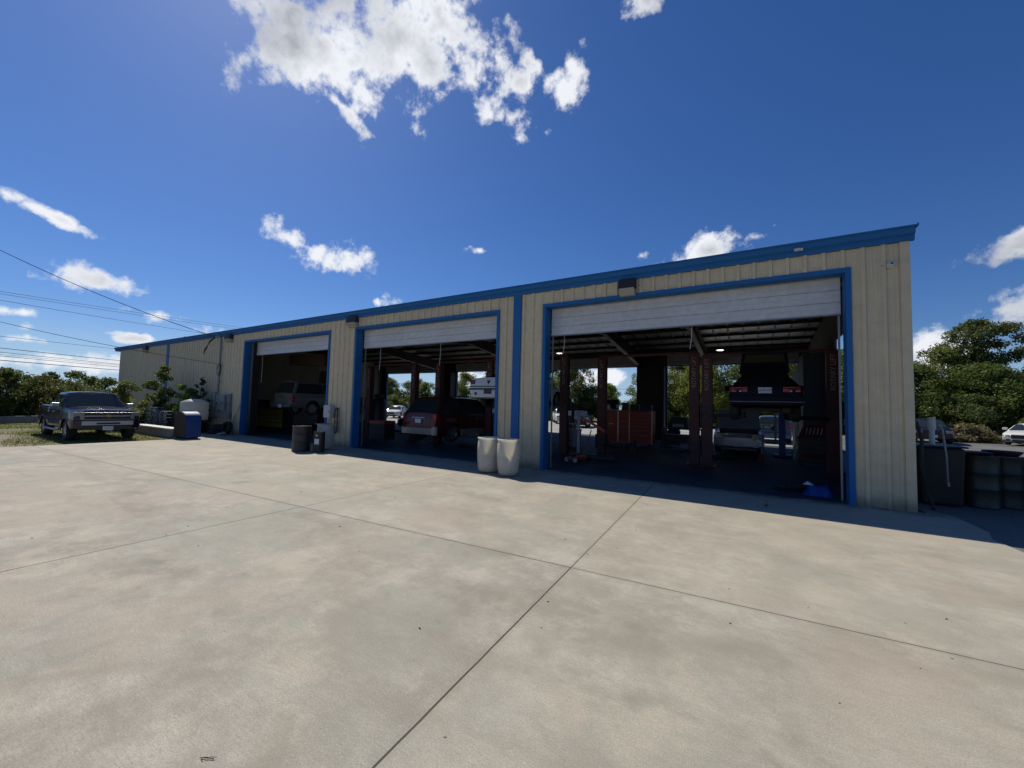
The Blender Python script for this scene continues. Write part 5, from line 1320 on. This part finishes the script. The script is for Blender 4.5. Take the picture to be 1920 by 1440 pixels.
wire('phone_wire', 'thin pale wire running along the wall to the electric mast', [(-42.0, -10.6, 7.7), (-24.1, -.16, 3.58)], .012, .4)
t = thing('radio_mast', 'very thin radio mast far away above the shrubs at left', 'mast', (-295, 44, 0))
MB().cyl((0, 0, 0), (0, 0, 12.5), .18, .08, n=6).build('pole', M['galv'], t)
MB().cyl((-.5, 0, 11), (.5, 0, 11), .05, n=5).build('crossbar', M['galv'], t)
t = thing('utility_pole', 'wooden utility pole with a crossarm seen through the nearest bay', 'utility pole', (-20.4, 56.7, 0))
MB().cyl((0, 0, 0), (0, 0, 5.25), .15, .12, n=10).build('pole', M['wood'], t)
MB().box(-1.0, 1.0, -.06, .06, 4.75, 4.92).build('crossarm', M['wood'], t)
for x in (-.85, .85): MB().lathe([(0, 0), (.05, 0), (.07, .08), (.04, .16), (0, .18)], (x, 0, 4.92), 'z', 10).build('insulator', M['grey_metal'], t)
wire('road_wire', 'wire running right from the utility pole behind the workshop', [(-19.55, 56.7, 5.0), (12, 58, 6.0)], .025, .3)
wire('road_wire', 'wire running left from the utility pole behind the workshop', [(-21.25, 56.7, 5.0), (-75, 56, 6.6)], .025, .3)

# ------------------------------------------------------------ sky, sun, camera
SEL, SAZ = 49.4, 69.6          # elevation; degrees to the left of +Y
sd = Vector((-math.sin(R(SAZ)) * math.cos(R(SEL)), math.cos(R(SAZ)) * math.cos(R(SEL)), math.sin(R(SEL))))
L = bpy.data.lights.new('sun', 'SUN'); L.energy = 4.7; L.angle = R(.5); L.color = (1, .94, .83)
so = bpy.data.objects.new('sun', L); C.objects.link(so); so.rotation_euler = (-sd).to_track_quat('-Z', 'Y').to_euler()
w = bpy.data.worlds.new('World'); bpy.context.scene.world = w; w.use_nodes = True
nt = w.node_tree; bg = nt.nodes['Background']
sky = N(nt, 'ShaderNodeTexSky'); sky.sky_type = 'NISHITA'; sky.sun_disc = False
sky.sun_elevation = R(SEL); sky.sun_rotation = R(-SAZ); sky.air_density = 1.0; sky.dust_density = .35; sky.ozone_density = 4.5; sky.altitude = 200
hsv = N(nt, 'ShaderNodeHueSaturation'); hsv.inputs['Saturation'].default_value = 1.18
nt.links.new(sky.outputs[0], hsv.inputs['Color'])
tint = mix(nt, 1.0, hsv.outputs[0], (.84, .96, 1.24), 'MULTIPLY')
sz0 = N(nt, 'ShaderNodeSeparateXYZ'); nt.links.new(N(nt, 'ShaderNodeTexCoord').outputs['Generated'], sz0.inputs[0])
hz = N(nt, 'ShaderNodeMapRange', interpolation_type='SMOOTHSTEP'); nt.links.new(sz0.outputs[2], hz.inputs[0]); hz.inputs[1].default_value = -.02; hz.inputs[2].default_value = .17; hz.inputs[3].default_value = .85; hz.inputs[4].default_value = 0
tint = mix(nt, hz.outputs[0], tint, (6.0, 8.6, 11.6))
nt.links.new(tint, bg.inputs[0]); bg.inputs[1].default_value = .068
co = N(nt, 'ShaderNodeTexCoord').outputs['Generated']
n1 = noise(nt, co, 10, 13, .60); n2 = noise(nt, co, 30, 10, .60); n3 = noise(nt, co, 4.5, 4, .5)
nz = math_(nt, 'ADD', math_(nt, 'MULTIPLY', n1, .7), math_(nt, 'MULTIPLY', n2, .3))
CL = [((-.6846, .3764, .6242), .115, .085, 0), ((-.5851, .4538, .6721), .17, .12, 0), ((-.4828, .5328, .7141), .115, .085, 0), ((-.645, .4751, .5966), .06, .045, 0), ((-.5326, .5376, .6537), .07, .055, 0),
      ((-.680, .4560, .5740), .075, .018, -.5), ((-.3850, .6600, .6440), .052, .034, .5), ((-.3150, .7000, .6320), .028, .050, -.3), ((-.345, .688, .652), .040, .022, .3), ((-.300, .690, .660), .020, .030, .2), ((-.4413, .6648, .5960), .066, .034, 0), ((-.372, .645, .667), .02, .02, 0), ((-.1513, .6839, .7137), .03, .02, 0),
      ((-.8081, .4907, .3259), .10, .04, -.18), ((-.9471, .1526, .2823), .052, .011, -.3), ((-.9538, .2270, .1968), .065, .022, 0), ((-.9467, .2856, .1491), .045, .016, 0), ((-.9265, .3515, .1343), .035, .013, 0),
      ((-.7239, .6478, .2372), .035, .022, 0), ((-.7480, .6260, .2350), .012, .012, 0), ((-.0754, .9353, .3400), .10, .045, .15), ((.0052, .9343, .3566), .03, .012, 0), ((.3700, .8950, .2640), .055, .035, 0), ((.3700, .9100, .1736), .075, .036, 0),
      ((.2566, .9601, .1115), .06, .035, 0), ((-.9575, .2688, .1044), .05, .012, 0), ((-.9670, .2323, .1100), .025, .007, 0), ((-.9826, .1344, .1280), .032, .009, 0), ((-.9865, .1401, .0852), .055, .012, 0), ((-.2102, .9136, .3479), .016, .012, 0),
      ((-.5491, .7519, .3650), .022, .009, 0), ((-.9846, .1386, .1061), .018, .010, 0), ((-.982, .18, .055), .20, .025, 0), ((-.93, .36, .05), .16, .02, 0), ((-.6, .8, .06), .10, .03, 0), ((-.40, .91, .14), .09, .03, 0), ((-.32, .94, .07), .12, .025, 0)]
best = None
for d, su, sv, rot in CL:
    if su not in (.115, .16, .13, .06, .07): su *= .88; sv *= .88
    d = Vector(d).normalized(); e1 = d.cross(Vector((0, 0, 1))).normalized(); e2 = e1.cross(d).normalized()
    a1 = (e1 * math.cos(rot) + e2 * math.sin(rot)) / su; a2 = (e2 * math.cos(rot) - e1 * math.sin(rot)) / sv
    def dot(v):
        m_ = N(nt, 'ShaderNodeVectorMath', operation='DOT_PRODUCT'); nt.links.new(co, m_.inputs[0]); m_.inputs[1].default_value = v; return m_.outputs['Value']
    u, v, f = dot(a1), dot(a2), dot(d)
    q = math_(nt, 'SQRT', math_(nt, 'MULTIPLY_ADD', u, u, math_(nt, 'MULTIPLY', v, v)))
    # the mirrored lobe behind the viewer is removed with the forward test
    q = math_(nt, 'ADD', q, math_(nt, 'MULTIPLY', math_(nt, 'LESS_THAN', f, 0.), 50.))
    val = math_(nt, 'SUBTRACT', .55 if su < .04 else 1.0, math_(nt, 'MULTIPLY', q, .6 if su < .04 else 1.0))
    best = val if best is None else math_(nt, 'MAXIMUM', best, val)
best = math_(nt, 'MAXIMUM', best, -2.2)
sz = N(nt, 'ShaderNodeSeparateXYZ'); nt.links.new(co, sz.inputs[0])
# scattered low cumulus near the horizon
proj = N(nt, 'ShaderNodeMapping'); proj.inputs['Scale'].default_value = (1, 1, 5.5); nt.links.new(co, proj.inputs[0])
nl = noise(nt, proj.outputs[0], 5.5, 8, .58)
band = N(nt, 'ShaderNodeMapRange'); nt.links.new(sz.outputs[2], band.inputs[0]); band.inputs[1].default_value = .0; band.inputs[2].default_value = .13; band.inputs[3].default_value = .28; band.inputs[4].default_value = -.9
low = math_(nt, 'ADD', math_(nt, 'MULTIPLY_ADD', nl, 5.0, -3.0), band.outputs[0])
den = math_(nt, 'ADD', best, math_(nt, 'MULTIPLY_ADD', nz, 6.2, -3.05))
den = math_(nt, 'MAXIMUM', den, low)
al = N(nt, 'ShaderNodeMapRange', interpolation_type='SMOOTHSTEP'); nt.links.new(den, al.inputs[0]); al.inputs[1].default_value = -.05; al.inputs[2].default_value = .75
sh = N(nt, 'ShaderNodeMapRange'); nt.links.new(math_(nt, 'ADD', den, math_(nt, 'MULTIPLY_ADD', n3, 7.0, -3.5)), sh.inputs[0]); sh.inputs[1].default_value = .5; sh.inputs[2].default_value = 2.2
ccol = mix(nt, sh.outputs[0], (.90, .92, .96), (.42, .44, .49))
b2 = N(nt, 'ShaderNodeBackground'); nt.links.new(ccol, b2.inputs[0]); b2.inputs[1].default_value = 1.0
ms = N(nt, 'ShaderNodeMixShader'); nt.links.new(math_(nt, 'MULTIPLY', al.outputs[0], .96), ms.inputs[0]); nt.links.new(bg.outputs[0], ms.inputs[1]); nt.links.new(b2.outputs[0], ms.inputs[2])
nt.links.new(ms.outputs[0], nt.nodes['World Output'].inputs[0])

cam = bpy.data.cameras.new('camera'); cam.lens = 748.7 / 1920 * 36; cam.sensor_width = 36; cam.clip_end = 3000; cam.clip_start = .05
cobj = bpy.data.objects.new('camera', cam); C.objects.link(cobj); bpy.context.scene.camera = cobj
ya, pi_, ro = .54081, .05461, .02491
F = Vector((-math.sin(ya) * math.cos(pi_), math.cos(ya) * math.cos(pi_), math.sin(pi_))); Rr = Vector((math.cos(ya), math.sin(ya), 0)); U = Rr.cross(F)
R2 = Rr * math.cos(ro) + U * math.sin(ro); U2 = U * math.cos(ro) - Rr * math.sin(ro)
m = Matrix((R2, U2, -F)).transposed().to_4x4(); m.translation = (0, -10.137, 1.75); cobj.matrix_world = m
sc = bpy.context.scene
sc.view_settings.view_transform = 'Standard'; sc.view_settings.look = 'None'; sc.view_settings.exposure = 0; sc.view_settings.gamma = 1
sc.render.engine = 'CYCLES'; sc.cycles.max_bounces = 8
